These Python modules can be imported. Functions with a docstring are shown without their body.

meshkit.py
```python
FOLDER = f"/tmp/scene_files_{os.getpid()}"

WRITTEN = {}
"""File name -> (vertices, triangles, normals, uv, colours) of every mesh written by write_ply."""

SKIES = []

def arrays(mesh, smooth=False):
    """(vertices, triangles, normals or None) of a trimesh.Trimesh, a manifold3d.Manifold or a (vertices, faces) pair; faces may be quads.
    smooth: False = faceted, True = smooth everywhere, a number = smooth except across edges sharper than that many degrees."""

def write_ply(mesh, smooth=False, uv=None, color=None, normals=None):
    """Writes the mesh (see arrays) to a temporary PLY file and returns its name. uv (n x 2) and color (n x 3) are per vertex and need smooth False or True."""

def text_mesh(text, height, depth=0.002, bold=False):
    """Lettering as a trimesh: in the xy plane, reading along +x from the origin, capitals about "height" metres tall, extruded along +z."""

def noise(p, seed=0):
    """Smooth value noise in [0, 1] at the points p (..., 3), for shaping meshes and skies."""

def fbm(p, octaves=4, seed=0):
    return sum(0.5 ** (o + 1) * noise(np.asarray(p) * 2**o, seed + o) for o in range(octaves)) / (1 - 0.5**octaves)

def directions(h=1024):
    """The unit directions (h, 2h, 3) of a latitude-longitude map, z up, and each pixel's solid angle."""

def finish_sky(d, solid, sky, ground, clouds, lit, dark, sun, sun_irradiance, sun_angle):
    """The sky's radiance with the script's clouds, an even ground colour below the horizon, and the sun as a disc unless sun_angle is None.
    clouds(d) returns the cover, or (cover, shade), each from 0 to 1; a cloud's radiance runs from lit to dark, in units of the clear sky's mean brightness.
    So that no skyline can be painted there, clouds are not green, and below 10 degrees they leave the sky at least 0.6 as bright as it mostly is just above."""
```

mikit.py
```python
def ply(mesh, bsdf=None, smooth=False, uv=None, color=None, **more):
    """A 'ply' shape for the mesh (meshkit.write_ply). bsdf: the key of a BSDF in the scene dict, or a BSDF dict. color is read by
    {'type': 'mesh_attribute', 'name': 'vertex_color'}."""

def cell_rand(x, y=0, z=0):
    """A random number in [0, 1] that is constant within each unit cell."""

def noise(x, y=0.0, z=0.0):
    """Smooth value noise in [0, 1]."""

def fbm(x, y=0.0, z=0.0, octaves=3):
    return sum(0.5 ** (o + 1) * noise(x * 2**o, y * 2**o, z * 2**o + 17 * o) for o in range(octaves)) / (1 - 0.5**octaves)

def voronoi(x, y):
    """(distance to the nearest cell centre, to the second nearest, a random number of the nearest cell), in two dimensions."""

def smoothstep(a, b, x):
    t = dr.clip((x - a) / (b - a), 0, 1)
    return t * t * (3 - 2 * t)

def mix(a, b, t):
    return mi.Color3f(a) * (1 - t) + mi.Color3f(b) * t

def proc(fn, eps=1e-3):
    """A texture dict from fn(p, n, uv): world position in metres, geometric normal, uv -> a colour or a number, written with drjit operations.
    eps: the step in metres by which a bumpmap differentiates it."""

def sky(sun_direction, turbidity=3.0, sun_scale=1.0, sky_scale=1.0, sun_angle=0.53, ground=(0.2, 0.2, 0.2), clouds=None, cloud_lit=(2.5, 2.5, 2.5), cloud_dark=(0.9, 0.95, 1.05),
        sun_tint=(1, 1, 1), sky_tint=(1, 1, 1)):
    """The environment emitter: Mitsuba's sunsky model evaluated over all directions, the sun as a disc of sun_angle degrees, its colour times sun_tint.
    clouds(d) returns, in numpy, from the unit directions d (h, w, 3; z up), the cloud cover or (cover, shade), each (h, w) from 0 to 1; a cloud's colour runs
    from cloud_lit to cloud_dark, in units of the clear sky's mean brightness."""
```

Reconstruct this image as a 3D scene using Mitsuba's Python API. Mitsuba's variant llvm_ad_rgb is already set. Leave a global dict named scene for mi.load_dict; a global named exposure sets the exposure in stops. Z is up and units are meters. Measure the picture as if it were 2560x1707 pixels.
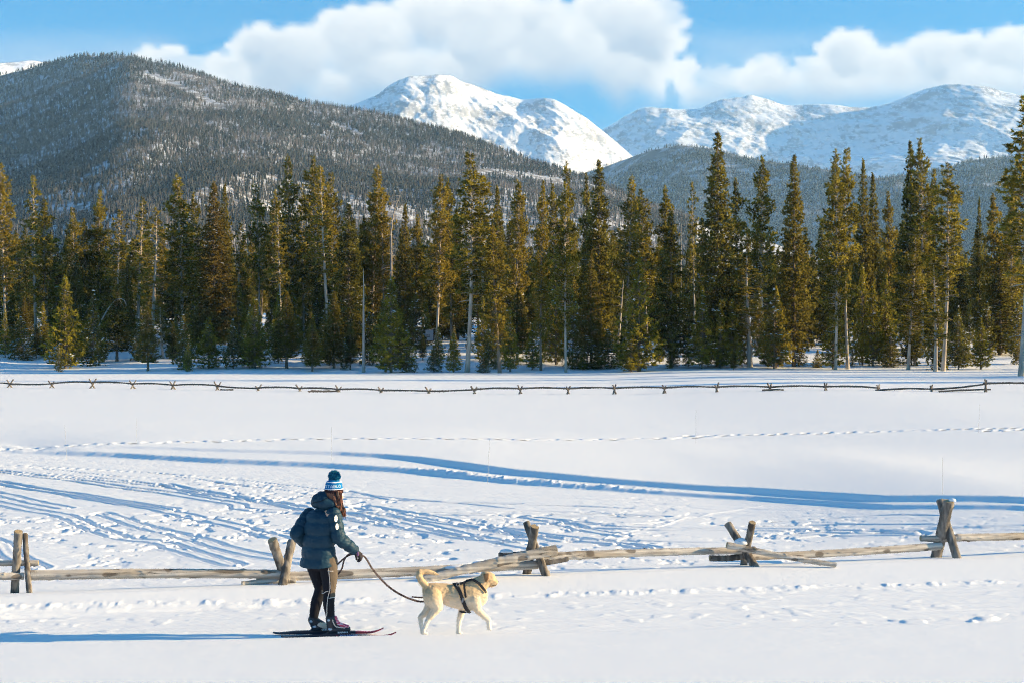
import math
import numpy as np
import trimesh
import manifold3d as m3
import drjit as dr
import mitsuba as mi
import mikit, meshkit
from mikit import noise, fbm, smoothstep, mix

# ---------------------------------------------------------------- camera, light, exposure
FS, HX, HY, EYE = 3556.0, 1280.0, 853.5, 3.25      # a 50 mm lens on a level camera, 3.25 m above the ski trail
scene, labels = {}, {}
T = mi.ScalarTransform4f
scene['camera'] = {'type': 'perspective', 'fov': 2 * math.degrees(math.atan(1280 / FS)), 'fov_axis': 'x',
                   'to_world': T().look_at(origin=[0, 0, EYE], target=[0, 10, EYE], up=[0, 0, 1]),
                   'near_clip': 0.5, 'far_clip': 40000.0, 'medium': {'type': 'ref', 'id': 'air'}}
SUN_EL, SUN_AZ = 15.0, 0.02                         # low winter sun from the right
SUN = np.array([math.cos(SUN_AZ), math.sin(SUN_AZ), 0]) * math.cos(math.radians(SUN_EL)) + [0, 0, math.sin(math.radians(SUN_EL))]
exposure = 3.38


def ss(a, b, t):
    t = np.clip((np.asarray(t, float) - a) / (b - a), 0, 1)
    return t * t * (3 - 2 * t)


BILLOWS = [  # cumulus heaps: azimuth and elevation in units of 1/3267 (x to the right of straight ahead, y up), half axes
    [(-576, 688, 80, 46), (-640, 640, 90, 30), (-490, 668, 130, 66), (-330, 700, 150, 80), (-180, 745, 105, 62), (-60, 716, 160, 92), (55, 742, 95, 50), (110, 690, 190, 92), (225, 742, 120, 66), (310, 735, 95, 60),
     (250, 640, 130, 62), (290, 590, 75, 34), (-120, 630, 260, 60), (-420, 600, 180, 48), (120, 612, 210, 40), (40, 650, 360, 70), (-300, 640, 260, 60)],
    [(-800, 650, 66, 34), (-860, 628, 60, 24), (-735, 618, 80, 40), (-680, 590, 60, 30)],
    [(412, 626, 40, 20), (470, 605, 70, 22), (585, 636, 42, 22), (640, 618, 60, 26), (770, 660, 78, 58), (700, 606, 120, 52), (860, 620, 130, 62), (985, 655, 120, 58), (1060, 676, 80, 40), (1150, 660, 130, 62), (1010, 590, 260, 44), (1300, 640, 150, 70), (1450, 620, 160, 60), (1640, 600, 150, 40), (480, 588, 120, 40), (620, 588, 170, 52), (800, 590, 330, 56), (1150, 604, 420, 64)]]


def clouds(d):
    """Low banks of cumulus over the range, and scattered cloud of the same kind in the rest of the sky."""
    az = np.arctan2(d[..., 0], d[..., 1])
    ahead = np.abs(az) < 1.0
    c = np.cos(np.clip(az, -1.2, 1.2))
    x = np.where(ahead, np.tan(np.clip(az, -1.2, 1.2)), 9) * 3267
    y = np.clip(d[..., 2] / np.maximum(np.hypot(d[..., 0], d[..., 1]), 1e-3) / c, -1, 3) * 3267
    q = np.stack([x, y * 1.25, 0 * x], -1)
    n1 = meshkit.fbm(q / 95 + 3.1, 4, 5) - 0.5
    n2 = meshkit.fbm(q / 40 + 9.7, 3, 8) - 0.5
    n3 = meshkit.fbm(np.stack([x / 26, y / 20, 0 * x], -1) + 2.2, 2, 17) - 0.5
    cover, shade = np.zeros_like(az), np.zeros_like(az)
    for heap in BILLOWS:
        best = np.full(az.shape, -1e9)
        sh = np.zeros_like(az)
        for cx, cy, rx, ry in heap:
            u, v = (x + 42 * n1 - cx) / rx, (y + 44 * n2 + 26 * n1 - cy) / ry
            low = v < 0
            sd = (1 - np.sqrt(u * u + np.where(low, 0.35 * v, v) ** 2)) * ry
            w = np.clip((sd - best) / 16 + 0.5, 0, 1)
            sh = sh * (1 - w) + w * (0.50 - 0.46 * np.clip(v, -1.6, 1) - 0.14 * u)
            best = np.maximum(best, sd)
        line = np.interp(x, [-900, -500, -150, 0, 180, 240, 300, 400, 2000], [520, 528, 545, 590, 590, 548, 560, 545, 530])
        base = ss(-34, 48, y - line + 55 * n1 + 20 * n2)
        cv = ss(-4, 11, best + 30 * n2 + 16 * n1 + 30 * n3) * base * (1 - 0.4 * ss(0.02, 0.25, -n1 - 0.5 * n2) * ss(50, 14, best))
        sh = np.clip((sh + 0.7 * n1 + 0.7 * n2 + 0.3 * n3) * ss(2, 40, best + 20 * n2), 0, 1)
        shade = np.where(cv > cover, sh, shade)
        cover = np.maximum(cover, cv)
    el = np.degrees(np.arcsin(np.clip(d[..., 2], -1, 1)))
    w = np.stack([d[..., 0], d[..., 1], d[..., 2] * 2.2], -1) * 3.2
    f = meshkit.fbm(w + 20.3, 5, 3)
    away = ss(28, 42, np.degrees(np.abs(az))) * ss(3, 9, el)
    far = ss(0.62, 0.70, f) * away * (1 - ss(35, 60, el))
    shade = np.where(far > cover, ss(0.58, 0.75, f) * 0.7, shade)
    cover = np.maximum(cover, far)
    veil = 0.42 * ss(0.40, 0.72, meshkit.fbm(np.stack([x / 330, y / 120, 0 * x], -1) + 31, 4, 11)) * ss(430, 560, y) * (1 - ss(640, 740, y)) * ahead
    shade = np.where(veil > cover, 0.35, shade)
    return np.maximum(cover, veil), shade * 0.9


scene['sky'] = mikit.sky(SUN.tolist(), turbidity=3, sun_scale=1.0, sky_scale=1.0, ground=(0.6, 0.6, 0.6), clouds=clouds,
                         cloud_lit=(3.9, 3.8, 3.7), cloud_dark=(1.7, 2.05, 2.6), sun_tint=(0.98, 1.07, 1.24), sky_tint=(0.03, 0.385, 0.68))
labels['sky'] = {'label': 'blue winter sky with banks of white cumulus', 'kind': 'structure'}

# ---------------------------------------------------------------- helpers


def px(sx, Y):
    return (sx - HX) / FS * Y


def P(sx, sy, Y):
    """The point of the place at depth Y that the photograph shows at (sx, sy)."""
    return np.array([px(sx, Y), Y, EYE - (sy - HY) / FS * Y])


_count = {}


def numbered(name):
    k = _count.get(name, 0)
    _count[name] = k + 1
    return name if k == 0 else f'{name}_{k:03d}'


def add(name, mesh, bsdf, parent=None, smooth=35, label=None, category=None, group=None, kind=None, **more):
    key = numbered(name if parent is None else parent + '__' + name)
    scene[key] = mikit.ply(mesh, bsdf, smooth=smooth, **more)
    tag(key, label, category, group, kind)
    return key


def tag(key, label=None, category=None, group=None, kind=None):
    d = {k: v for k, v in dict(label=label, category=category, group=group, kind=kind).items() if v}
    if d:
        labels[key] = d
    return key


def thing(name, label, category, group=None):
    return tag(numbered(name), label, category, group)


def grid_mesh(X, Y, Z):
    r, c = X.shape
    v = np.stack([X, Y, Z], -1).reshape(-1, 3)
    i, j = np.meshgrid(np.arange(r - 1), np.arange(c - 1), indexing='ij')
    a = i * c + j
    f = np.concatenate([np.stack([a, a + 1, a + c + 1], -1).reshape(-1, 3), np.stack([a, a + c + 1, a + c], -1).reshape(-1, 3)])
    return trimesh.Trimesh(v, f, process=False)


def tube(points, radii, sides=10, cap=True):
    """A tapered tube along a polyline, with closed ends."""
    p = np.asarray(points, float)
    r = np.broadcast_to(np.asarray(radii, float), (len(p),))
    t = np.gradient(p, axis=0)
    t /= np.linalg.norm(t, axis=1, keepdims=True) + 1e-12
    a = np.cross(t[0], [0, 0, 1.0] if abs(t[0, 2]) < 0.9 else [1.0, 0, 0])
    A = []
    for k in range(len(p)):
        a = a - t[k] * (a @ t[k])
        a /= np.linalg.norm(a)
        A.append(a.copy())
    A = np.array(A)
    B = np.cross(t, A)
    ang = np.arange(sides) * 2 * np.pi / sides
    v = p[:, None] + r[:, None, None] * (np.cos(ang)[None, :, None] * A[:, None] + np.sin(ang)[None, :, None] * B[:, None])
    v = v.reshape(-1, 3)
    i, j = np.meshgrid(np.arange(len(p) - 1), np.arange(sides), indexing='ij')
    q0, q1 = i * sides + j, i * sides + (j + 1) % sides
    f = np.concatenate([np.stack([q0, q1, q1 + sides], -1).reshape(-1, 3), np.stack([q0, q1 + sides, q0 + sides], -1).reshape(-1, 3)])
    if cap:
        n = len(v)
        v = np.vstack([v, p[0], p[-1]])
        j = np.arange(sides)
        e = (len(p) - 1) * sides
        f = np.vstack([f, np.stack([(j + 1) % sides, j, j * 0 + n], 1), np.stack([e + j, e + (j + 1) % sides, j * 0 + n + 1], 1)])
    return trimesh.Trimesh(v, f, process=False)


def join(ms):
    return trimesh.util.concatenate(ms)


def spline(pts, n):
    """n points on a Catmull-Rom curve through pts."""
    p = np.asarray(pts, float)
    p = np.vstack([2 * p[0] - p[1], p, 2 * p[-1] - p[-2]])
    s = np.linspace(0, len(p) - 3 - 1e-9, n)
    k = s.astype(int)
    t = (s - k)[:, None]
    a, b, c, d = p[k], p[k + 1], p[k + 2], p[k + 3]
    return 0.5 * (2 * b + (c - a) * t + (2 * a - 5 * b + 4 * c - d) * t**2 + (3 * b - a - 3 * c + d) * t**3)


def rgb(*c):
    return {'type': 'rgb', 'value': list(c)}


def mat(key, color, rough=0.7, spec=0.3, bump=None, bump_scale=1.0, **more):
    """A two-sided principled material; color is a tuple or a procedural function."""
    b = {'type': 'principled', 'base_color': mikit.proc(color) if callable(color) else rgb(*color), 'roughness': rough, 'specular': spec, **more}
    if bump is not None:
        b = {'type': 'bumpmap', 'texture': mikit.proc(bump, 0.004), 'scale': bump_scale, 'bsdf': b}
    scene[key] = {'type': 'twosided', 'bsdf': b}


# ---------------------------------------------------------------- materials
scene['snow'] = {'type': 'twosided', 'bsdf': {'type': 'diffuse', 'reflectance': rgb(0.88, 0.885, 0.89)}}
scene['ground_snow'] = {'type': 'twosided', 'bsdf': {'type': 'bumpmap', 'scale': 1.0,
    'texture': mikit.proc(lambda p, n, uv: 0.0022 * fbm(p.x * 14, p.y * 14, 0.0, octaves=3), 0.01),
    'bsdf': {'type': 'diffuse', 'reflectance': rgb(0.88, 0.885, 0.89)}}}


def peak_color(p, n, uv):
    steep = 1 - n.z
    f = fbm(p.x * 0.007, p.y * 0.007, p.z * 0.014, octaves=5)
    streak = fbm(p.x * 0.05, p.y * 0.006, p.z * 0.022, octaves=3)
    fine = fbm(p.x * 0.07, p.y * 0.05, p.z * 0.09, octaves=3)
    rock = smoothstep(0.515, 0.68, f * 0.40 + streak * 0.30 + fine * 0.30 + steep * 0.16 + 0.05 * smoothstep(900.0, 1600.0, p.z))
    return mix((0.88, 0.88, 0.9), (0.24, 0.245, 0.27), rock * 0.72)


mat('peak_snow', peak_color, 0.9, 0.1)


mat('hill_shade_snow', lambda p, n, uv: mix((0.52, 0.52, 0.54), (0.20, 0.185, 0.18), smoothstep(0.35, 0.65, fbm(p.x * 0.06, p.y * 0.06, 0.0, octaves=3))), 0.9, 0.1)  # snow with the shade under the trees painted in as mottled grey
mat('deep_shade_snow', lambda p, n, uv: mix((0.42, 0.42, 0.44), (0.16, 0.15, 0.15), smoothstep(0.3, 0.6, fbm(p.x * 0.03, p.y * 0.03, 0.0, octaves=3))), 0.9, 0.1)  # darker version for the farther hills: forest shade put into the snow colour
mat('far_forest', lambda p, n, uv: mix((0.028, 0.032, 0.030), (0.085, 0.078, 0.066), smoothstep(0.35, 0.75, noise(p.x * 0.11, p.y * 0.11, p.z * 0.05))), 0.9, 0.1)
mat('grey_forest', lambda p, n, uv: mix((0.10, 0.084, 0.083), (0.23, 0.195, 0.185), noise(p.x * 0.2, p.y * 0.2, 0.0)), 0.9, 0.1)


def wood_color(p, n, uv):
    g = fbm(p.x * 2.2, p.y * 6, p.z * 34, octaves=4)
    k = smoothstep(0.70, 0.78, noise(p.x * 6.5, p.y * 6.5, p.z * 12))
    c = mix((0.30, 0.26, 0.22), (0.62, 0.56, 0.48), smoothstep(0.25, 0.75, g))
    crack = smoothstep(0.022, 0.004, dr.abs(fbm(p.x * 0.9, p.y * 5, p.z * 26 + 3.1, octaves=3) - 0.5)) * smoothstep(0.4, 0.6, noise(p.x * 1.3, p.y * 1.3, 5.0))
    c = mix(c, mix((0.40, 0.31, 0.21), (0.52, 0.42, 0.30), g), smoothstep(0.5, 0.7, fbm(p.x * 1.6, p.y * 3, p.z * 7, octaves=3)) * 0.6)
    return mix(mix(c, (0.10, 0.075, 0.055), k * 0.75), (0.06, 0.048, 0.04), crack * 0.85)


def post_color(p, n, uv):
    g = fbm(p.x * 22, p.y * 22, p.z * 3, octaves=4)
    k = smoothstep(0.55, 0.7, fbm(p.x * 7, p.y * 7, p.z * 5, octaves=3))
    c = mix((0.085, 0.075, 0.066), (0.27, 0.235, 0.20), smoothstep(0.3, 0.7, g))
    return mix(c, (0.08, 0.062, 0.05), k * 0.7)


mat('rail_wood', wood_color, 0.85, 0.15, bump=lambda p, n, uv: 0.004 * fbm(p.x * 4, p.y * 9, p.z * 40, octaves=3))
mat('post_wood', post_color, 0.85, 0.15, bump=lambda p, n, uv: 0.006 * fbm(p.x * 40, p.y * 40, p.z * 6, octaves=3))
mat('cut_wood', lambda p, n, uv: mix((0.5, 0.38, 0.22), (0.28, 0.19, 0.11), noise(p.x * 60, p.y * 60, p.z * 20)), 0.85, 0.15)
mat('old_rail', lambda p, n, uv: mix((0.10, 0.08, 0.065), (0.22, 0.18, 0.145), noise(p.x * 2, p.y * 4, p.z * 15)), 0.85, 0.15)

# ---------------------------------------------------------------- snow ground
def on_plane(sx, sy, z):
    Y = (EYE - z) * FS / (sy - HY)
    return px(sx, Y), Y


FIELD = -0.06
_b = np.array([on_plane(sx, sy, FIELD) for sx, sy in [(-400, 1116), (-100, 1128), (130, 1143), (272, 1148), (544, 1164), (816, 1176), (1034, 1190), (1280, 1217), (1560, 1238), (1900, 1262)]] + [on_plane(2250, 1280, 0.12), on_plane(2560, 1285, 0.22), (11.0, 23.0), (15.0, 19.6)])
BANK_X, BANK_Y = _b[:, 0], _b[:, 1]
# how far the upper lip of the cut lies behind its foot
LIP_X = [-14, -12.5, -10, -7, -5, -3.5, -2, -0.5, 2, 5, 8, 12]
LIP_D = [0.3, 1.3, 1.9, 2.3, 2.5, 2.4, 1.8, 1.2, 0.75, 0.6, 0.5, 0.5]


def zoom2(pts):
    return [(x / 2.851, 1050 + y / 2.851) for x, y in pts]


def zoom1(pts):
    return [(660 + x / 3.336, 1150 + y / 3.336) for x, y in pts]


def zoom3(pts):
    return [(1200 + x / 3.36, 1150 + y / 3.36) for x, y in pts]


def zoom4(pts):
    return [(1760 + x / 2.94, 1150 + y / 2.94) for x, y in pts]


def zoom5(pts):
    return [(x / 1.8375, 1000 + y / 1.8375) for x, y in pts]


TRACKS = [  # (points, double?, depth)
    (zoom5([(-150, 315), (0, 330), (350, 355), (700, 392), (1100, 450), (1400, 500), (1700, 560)]), 1, 0.05),
    (zoom5([(-150, 362), (0, 385), (400, 452), (800, 520), (1100, 590), (1300, 640)]), 1, 0.05),
    (zoom5([(600, 372), (1000, 432), (1380, 512), (1800, 590), (2300, 660)]), 0, 0.055),
    (zoom5([(800, 352), (1400, 430), (1900, 465), (2352, 480), (2900, 500)]), 0, 0.04),
    (zoom5([(1600, 515), (1900, 570), (2200, 640), (2500, 690)]), 1, 0.05),
    (zoom5([(1650, 490), (2000, 545), (2352, 605), (2800, 660)]), 1, 0.055),
    (zoom5([(0, 300), (600, 330), (1200, 380), (1700, 440), (2352, 500)]), 0, 0.035),
    (zoom5([(2400, 560), (2900, 590), (3500, 600), (4200, 640)]), 1, 0.05),
    (zoom5([(2600, 640), (3300, 655), (4000, 630), (4704, 640)]), 0, 0.05),
    (zoom2([(-200, 560), (0, 605), (400, 680), (620, 755), (880, 850), (1130, 880), (1400, 960), (1650, 1040)]), 1, 0.085),
    (zoom2([(720, 670), (1000, 760), (1300, 830), (1600, 920), (1930, 985), (2200, 1030)]), 1, 0.085),
    (zoom2([(-200, 425), (0, 450), (360, 510), (700, 560), (1000, 610), (1200, 640)]), 1, 0.07),
    (zoom2([(-200, 350), (0, 368), (500, 430), (1000, 500), (1300, 540), (1650, 600), (1996, 655), (4700, 690)]), 1, 0.06),
    (zoom2([(1150, 460), (1400, 520), (1700, 560), (1996, 610), (2250, 640)]), 1, 0.06),
    (zoom2([(-100, 515), (0, 535), (250, 590), (450, 630)]), 1, 0.07),
        (zoom2([(-200, 830), (0, 890), (80, 960), (250, 1060)]), 1, 0.08),
    (zoom2([(300, 350), (800, 400), (1300, 430), (1996, 480)]), 0, 0.04),
    (zoom2([(0, 330), (700, 360), (1400, 400), (1996, 430)]), 0, 0.03),
    (zoom1([(0, 350), (300, 400), (450, 440)]), 1, 0.06),
    (zoom1([(660, 440), (1100, 480), (1500, 540), (1800, 590), (2135, 640)]), 0, 0.07),
    (zoom1([(650, 470), (1100, 545), (1400, 600), (1700, 660), (2135, 690)]), 1, 0.08),
    (zoom1([(700, 260), (1000, 330), (1300, 345), (2135, 365)]), 0, 0.035),
    (zoom1([(700, 780), (1100, 785), (1500, 780)]), 0, 0.03),
    (zoom3([(-150, 540), (0, 570), (300, 630), (500, 650), (700, 680), (1000, 690), (1400, 740)]), 1, 0.07),
    (zoom3([(850, 660), (1150, 700), (1400, 740)]), 0, 0.06),
    (zoom3([(350, 480), (600, 520), (900, 590), (1200, 640)]), 1, 0.05),
    (zoom3([(150, 470), (600, 500), (1100, 540), (1550, 525)]), 0, 0.05),
    (zoom3([(1000, 690), (1200, 620), (1500, 560), (1750, 490), (2352, 400)]), 0, -0.012),
    (zoom3([(0, 430), (800, 440), (1600, 480)]), 0, 0.03),
    (zoom4([(500, 460), (1000, 460), (1400, 465), (1700, 490)]), 0, 0.06),
    (zoom4([(300, 495), (900, 500), (1300, 520), (1700, 545)]), 0, 0.05),
    (zoom4([(440, 560), (800, 560), (1000, 575), (1250, 580), (1560, 590)]), 1, 0.05),
    (zoom4([(1900, 430), (2150, 445), (2352, 470)]), 0, 0.05),
    (zoom4([(1850, 600), (2100, 600), (2352, 605)]), 0, 0.04),
]


def seg_dist(x, y, pts):
    """Distance to a polyline, signed by side, and the arc length at the nearest point."""
    best, side, at, s0 = np.full(x.shape, 1e9), np.zeros(x.shape), np.zeros(x.shape), 0.0
    for (x0, y0), (x1, y1) in zip(pts[:-1], pts[1:]):
        L = math.hypot(x1 - x0, y1 - y0)
        ux, uy = (x1 - x0) / L, (y1 - y0) / L
        t = np.clip((x - x0) * ux + (y - y0) * uy, 0, L)
        d = np.hypot(x - x0 - ux * t, y - y0 - uy * t)
        m = d < best
        best = np.where(m, d, best)
        side = np.where(m, np.sign((x - x0) * uy - (y - y0) * ux), side)
        at = np.where(m, s0 + t, at)
        s0 += L
    return best, side, at


def fb(x, y, sx, sy, octv=4, seed=0):
    return meshkit.fbm(np.stack([x * sx, y * sy, 0 * x], -1), octv, seed) - 0.5


def fence_y(x):
    return 19.33 + 0.245 * x


def ground(x, y, fine=True):
    """Height of the snow. fine adds tracks, clods and prints where the ground is near enough to show them."""
    x, y = np.broadcast_arrays(np.asarray(x, float), np.asarray(y, float))
    along, across = x + 0.14 * y, y - 0.14 * x
    edge = 15.84 + 0.1 * x + 0.05 * fb(x, y, 0.6, 0.6, 2, 1)
    h = -0.05 + 0.095 * (1 - ss(-0.25, 0.32, y - edge)) + 0.02 * fb(x, y, 0.4, 0.5, 2, 2) * ss(16, 12, y)
    h = h + 1.5 * ss(11.5, 2.0, y)
    far_edge = 18.35 + 0.17 * x + 0.12 * fb(x, y, 1.3, 0.2, 3, 3)
    yf = fence_y(x)
    # smooth bank from the trail's far side up to the fence, a dip behind it, then the ski field
    rise = np.interp(x, [-8, -3, 0, 3, 8], [0.14, 0.13, 0.12, 0.12, 0.1])
    start = np.minimum(far_edge - 0.1, yf - 0.9)
    bank = np.clip((y - start) / (yf - 0.15 - start), 0, 1) ** 0.8 * rise * (1 - 0.9 * ss(yf - 0.1, yf + 1.1, y))
    h = h + bank
    by, lip = np.interp(x, BANK_X, BANK_Y), np.interp(x, LIP_X, LIP_D)
    wob = 0.10 * fb(x, y, 1.1, 1.1, 3, 4)
    step1 = ss(0.42, 0.70, y - by + wob)
    step2 = ss(0.0, 0.35, y - by - 0.55 - lip + 1.4 * wob)
    relax = ss(2.5, 24, y - by)
    h = h + 0.30 * ss(4, 10, x) * ss(21.3, 24.5, y) * (1 - relax)
    dy = np.maximum(y - by, 0)
    w = 0.55 + 0.55 * dy
    start = ss(-w, w, x + 13.0 + 0.35 * dy)
    s1 = np.interp(x, [-12, -4, 0, 3, 12], [0.12, 0.12, 0.09, 0.07, 0.07]) * start
    s2 = np.interp(x, [-12, -9, -4, -1, 3, 12], [0.06, 0.06, 0.10, 0.14, 0.11, 0.09]) * start
    left_heap = (0.05 + 0.12 * fb(x, y, 2.2, 2.2, 3, 31)) * np.exp(-((x + 15.6) / 2.4) ** 2) * ss(0.3, 0.7, y - by) * ss(3.5, 1.2, y - by)
    h = h + (s1 * step1 + s2 * step2) * (1 - relax) + (-0.12 + 0.33 * ss(5, 22, x)) * relax + left_heap
    # open snow plain and the wooded rise behind
    h = h + ss(40, 60, y) * (0.10 * fb(x, y, 0.05, 0.11, 3, 5) + 0.03 * fb(x, y, 0.3, 0.9, 2, 6))
    t = np.maximum(y - 150 - 6 * fb(x, y, 0.02, 0.0, 2, 7), 0)
    h = h + np.minimum(0.055 * t * ss(0, 26, t) ** 0.6, 9 + 0.012 * t) * (1 + 0.7 * fb(x, y, 0.02, 0.03, 3, 8)) + ss(150, 175, y) * 0.8 * fb(x, y, 0.13, 0.2, 3, 9)
    if not fine:
        return h
    h = h + 0.012 * fb(x + 0.3 * y, y, 0.9, 3.2, 3, 41) * ss(20, 14, y)
    # groomed trail: long streaks, clods thrown to its far edge
    trail = ss(0.35, 0.6, y - edge) * ss(0.1, -0.15, y - far_edge)
    h = h + trail * (0.020 * fb(along, across, 0.35, 9, 3, 10) + 0.020 * fb(along, across, 0.5, 22, 2, 11))
    clod = ss(0.60, 0.74, meshkit.fbm(np.stack([along * 3.4, across * 4.2, 0 * x], -1), 3, 12))
    h = h + clod * trail * 0.007
    lipz = np.exp(-((y - far_edge) / 0.10) ** 2)
    h = h + lipz * (0.012 + 0.075 * np.maximum(fb(along, across, 7.5, 6.5, 3, 13) + 0.5 * fb(along, across, 0.8, 0.8, 2, 33), -0.1)) * 0.85
    h = h + 0.045 * ss(0.60, 0.72, meshkit.fbm(np.stack([along * 4.5, across * 4.5, 0 * x], -1), 2, 14)) * ss(3.0, 6.5, x) * np.exp(-((y - edge - 0.45) / 0.14) ** 2)
    # ski field
    field = ss(yf + 0.3, yf + 1.2, y) * ss(0.3, -0.1, y - by)
    near_bank = ss(-5.5, -1.0, y - by)
    churn = 0.15 + 0.85 * ss(0.36, 0.62, meshkit.fbm(np.stack([x * 0.33, y * 0.28, 0 * x], -1), 3, 15))
    pits = meshkit.fbm(np.stack([x * 3.6 + y * 0.9, y * 3.4 - 0.8 * x, 0 * x], -1), 4, 16)
    h = h + field * (1 - 0.8 * near_bank) * churn * (-0.030 * ss(0.55, 0.66, pits))
    h = h + field * 0.03 * fb(along - 0.55 * y, across + 0.3 * x, 0.5, 4.0, 3, 17)
    h = h + field * near_bank * 0.012 * fb(x + 0.8 * y, y + 0.6 * x, 0.3, 9.0, 2, 18)
    sel = field > 0.02
    if sel.any():
        xs, ys, dh = x[sel], y[sel], np.zeros(int(sel.sum()))
        for pts, double, depth in TRACKS:
            w = np.array([on_plane(a, b, FIELD) for a, b in pts])
            w = spline(w, 5 * len(w))
            box = (xs > w[:, 0].min() - 1) & (xs < w[:, 0].max() + 1) & (ys > w[:, 1].min() - 1) & (ys < w[:, 1].max() + 1)
            if not box.any():
                continue
            d, side, at = seg_dist(xs[box], ys[box], w)
            sd = d * side + 0.03 * np.sin(at * 1.7)
            wear = 0.75 + 0.5 * meshkit.noise(np.stack([at * 2.5, 0 * at, 0 * at + depth * 100], -1))
            for off in ((-0.16, 0.16) if double else (0.0,)):
                e = sd - off
                dh[box] += -0.95 * depth * wear * np.exp(-(e / 0.033) ** 2) + 0.07 * abs(depth) * np.exp(-((np.abs(e) - 0.095) / 0.035) ** 2) * wear
        tmp = np.zeros(x.shape)
        tmp[sel] = dh
        h = h + tmp * field
    # clods on the two ledges of the cut
    ledge = np.exp(-((y - by - 0.85) / 0.25) ** 2) * ss(-3.5, -1.5, x) * ss(4.0, 1.5, x)
    h = h + 0.05 * ledge * ss(0.56, 0.68, meshkit.fbm(np.stack([x * 5.5, y * 5.5, 0 * x], -1), 2, 19))
    # a line of boot prints across the plain
    sel = (y > 41) & (y < 56)
    if sel.any():
        w = np.array([on_plane(a, b, 0.12) for a, b in [(-300, 1122), (0, 1115), (300, 1110), (550, 1103), (820, 1096), (1280, 1089), (1740, 1075), (2000, 1070), (4700, 1071), (2560, 1074), (2900, 1076)]])
        d, side, at = seg_dist(x[sel], y[sel], spline(w, 60))
        e, k = d * side, np.round(at / 0.42)
        ph = (at / 0.42 - k) * 0.42
        off = np.where(k % 2 > 0, 0.13, -0.13) + 0.05 * np.sin(k * 3.1)
        tmp = np.zeros(x.shape)
        tmp[sel] = -0.10 * (0.4 + 1.1 * meshkit.noise(np.stack([at * 1.3, e * 0, e * 0], -1))) * np.exp(-(ph / 0.13) ** 4 - ((e - off) / 0.12) ** 4) + 0.03 * np.exp(-((np.abs(e) - 0.34) / 0.12) ** 2) * (0.6 + 0.8 * meshkit.noise(np.stack([at * 4, e * 0, e * 0], -1)))
        h = h + tmp
    return h


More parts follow.
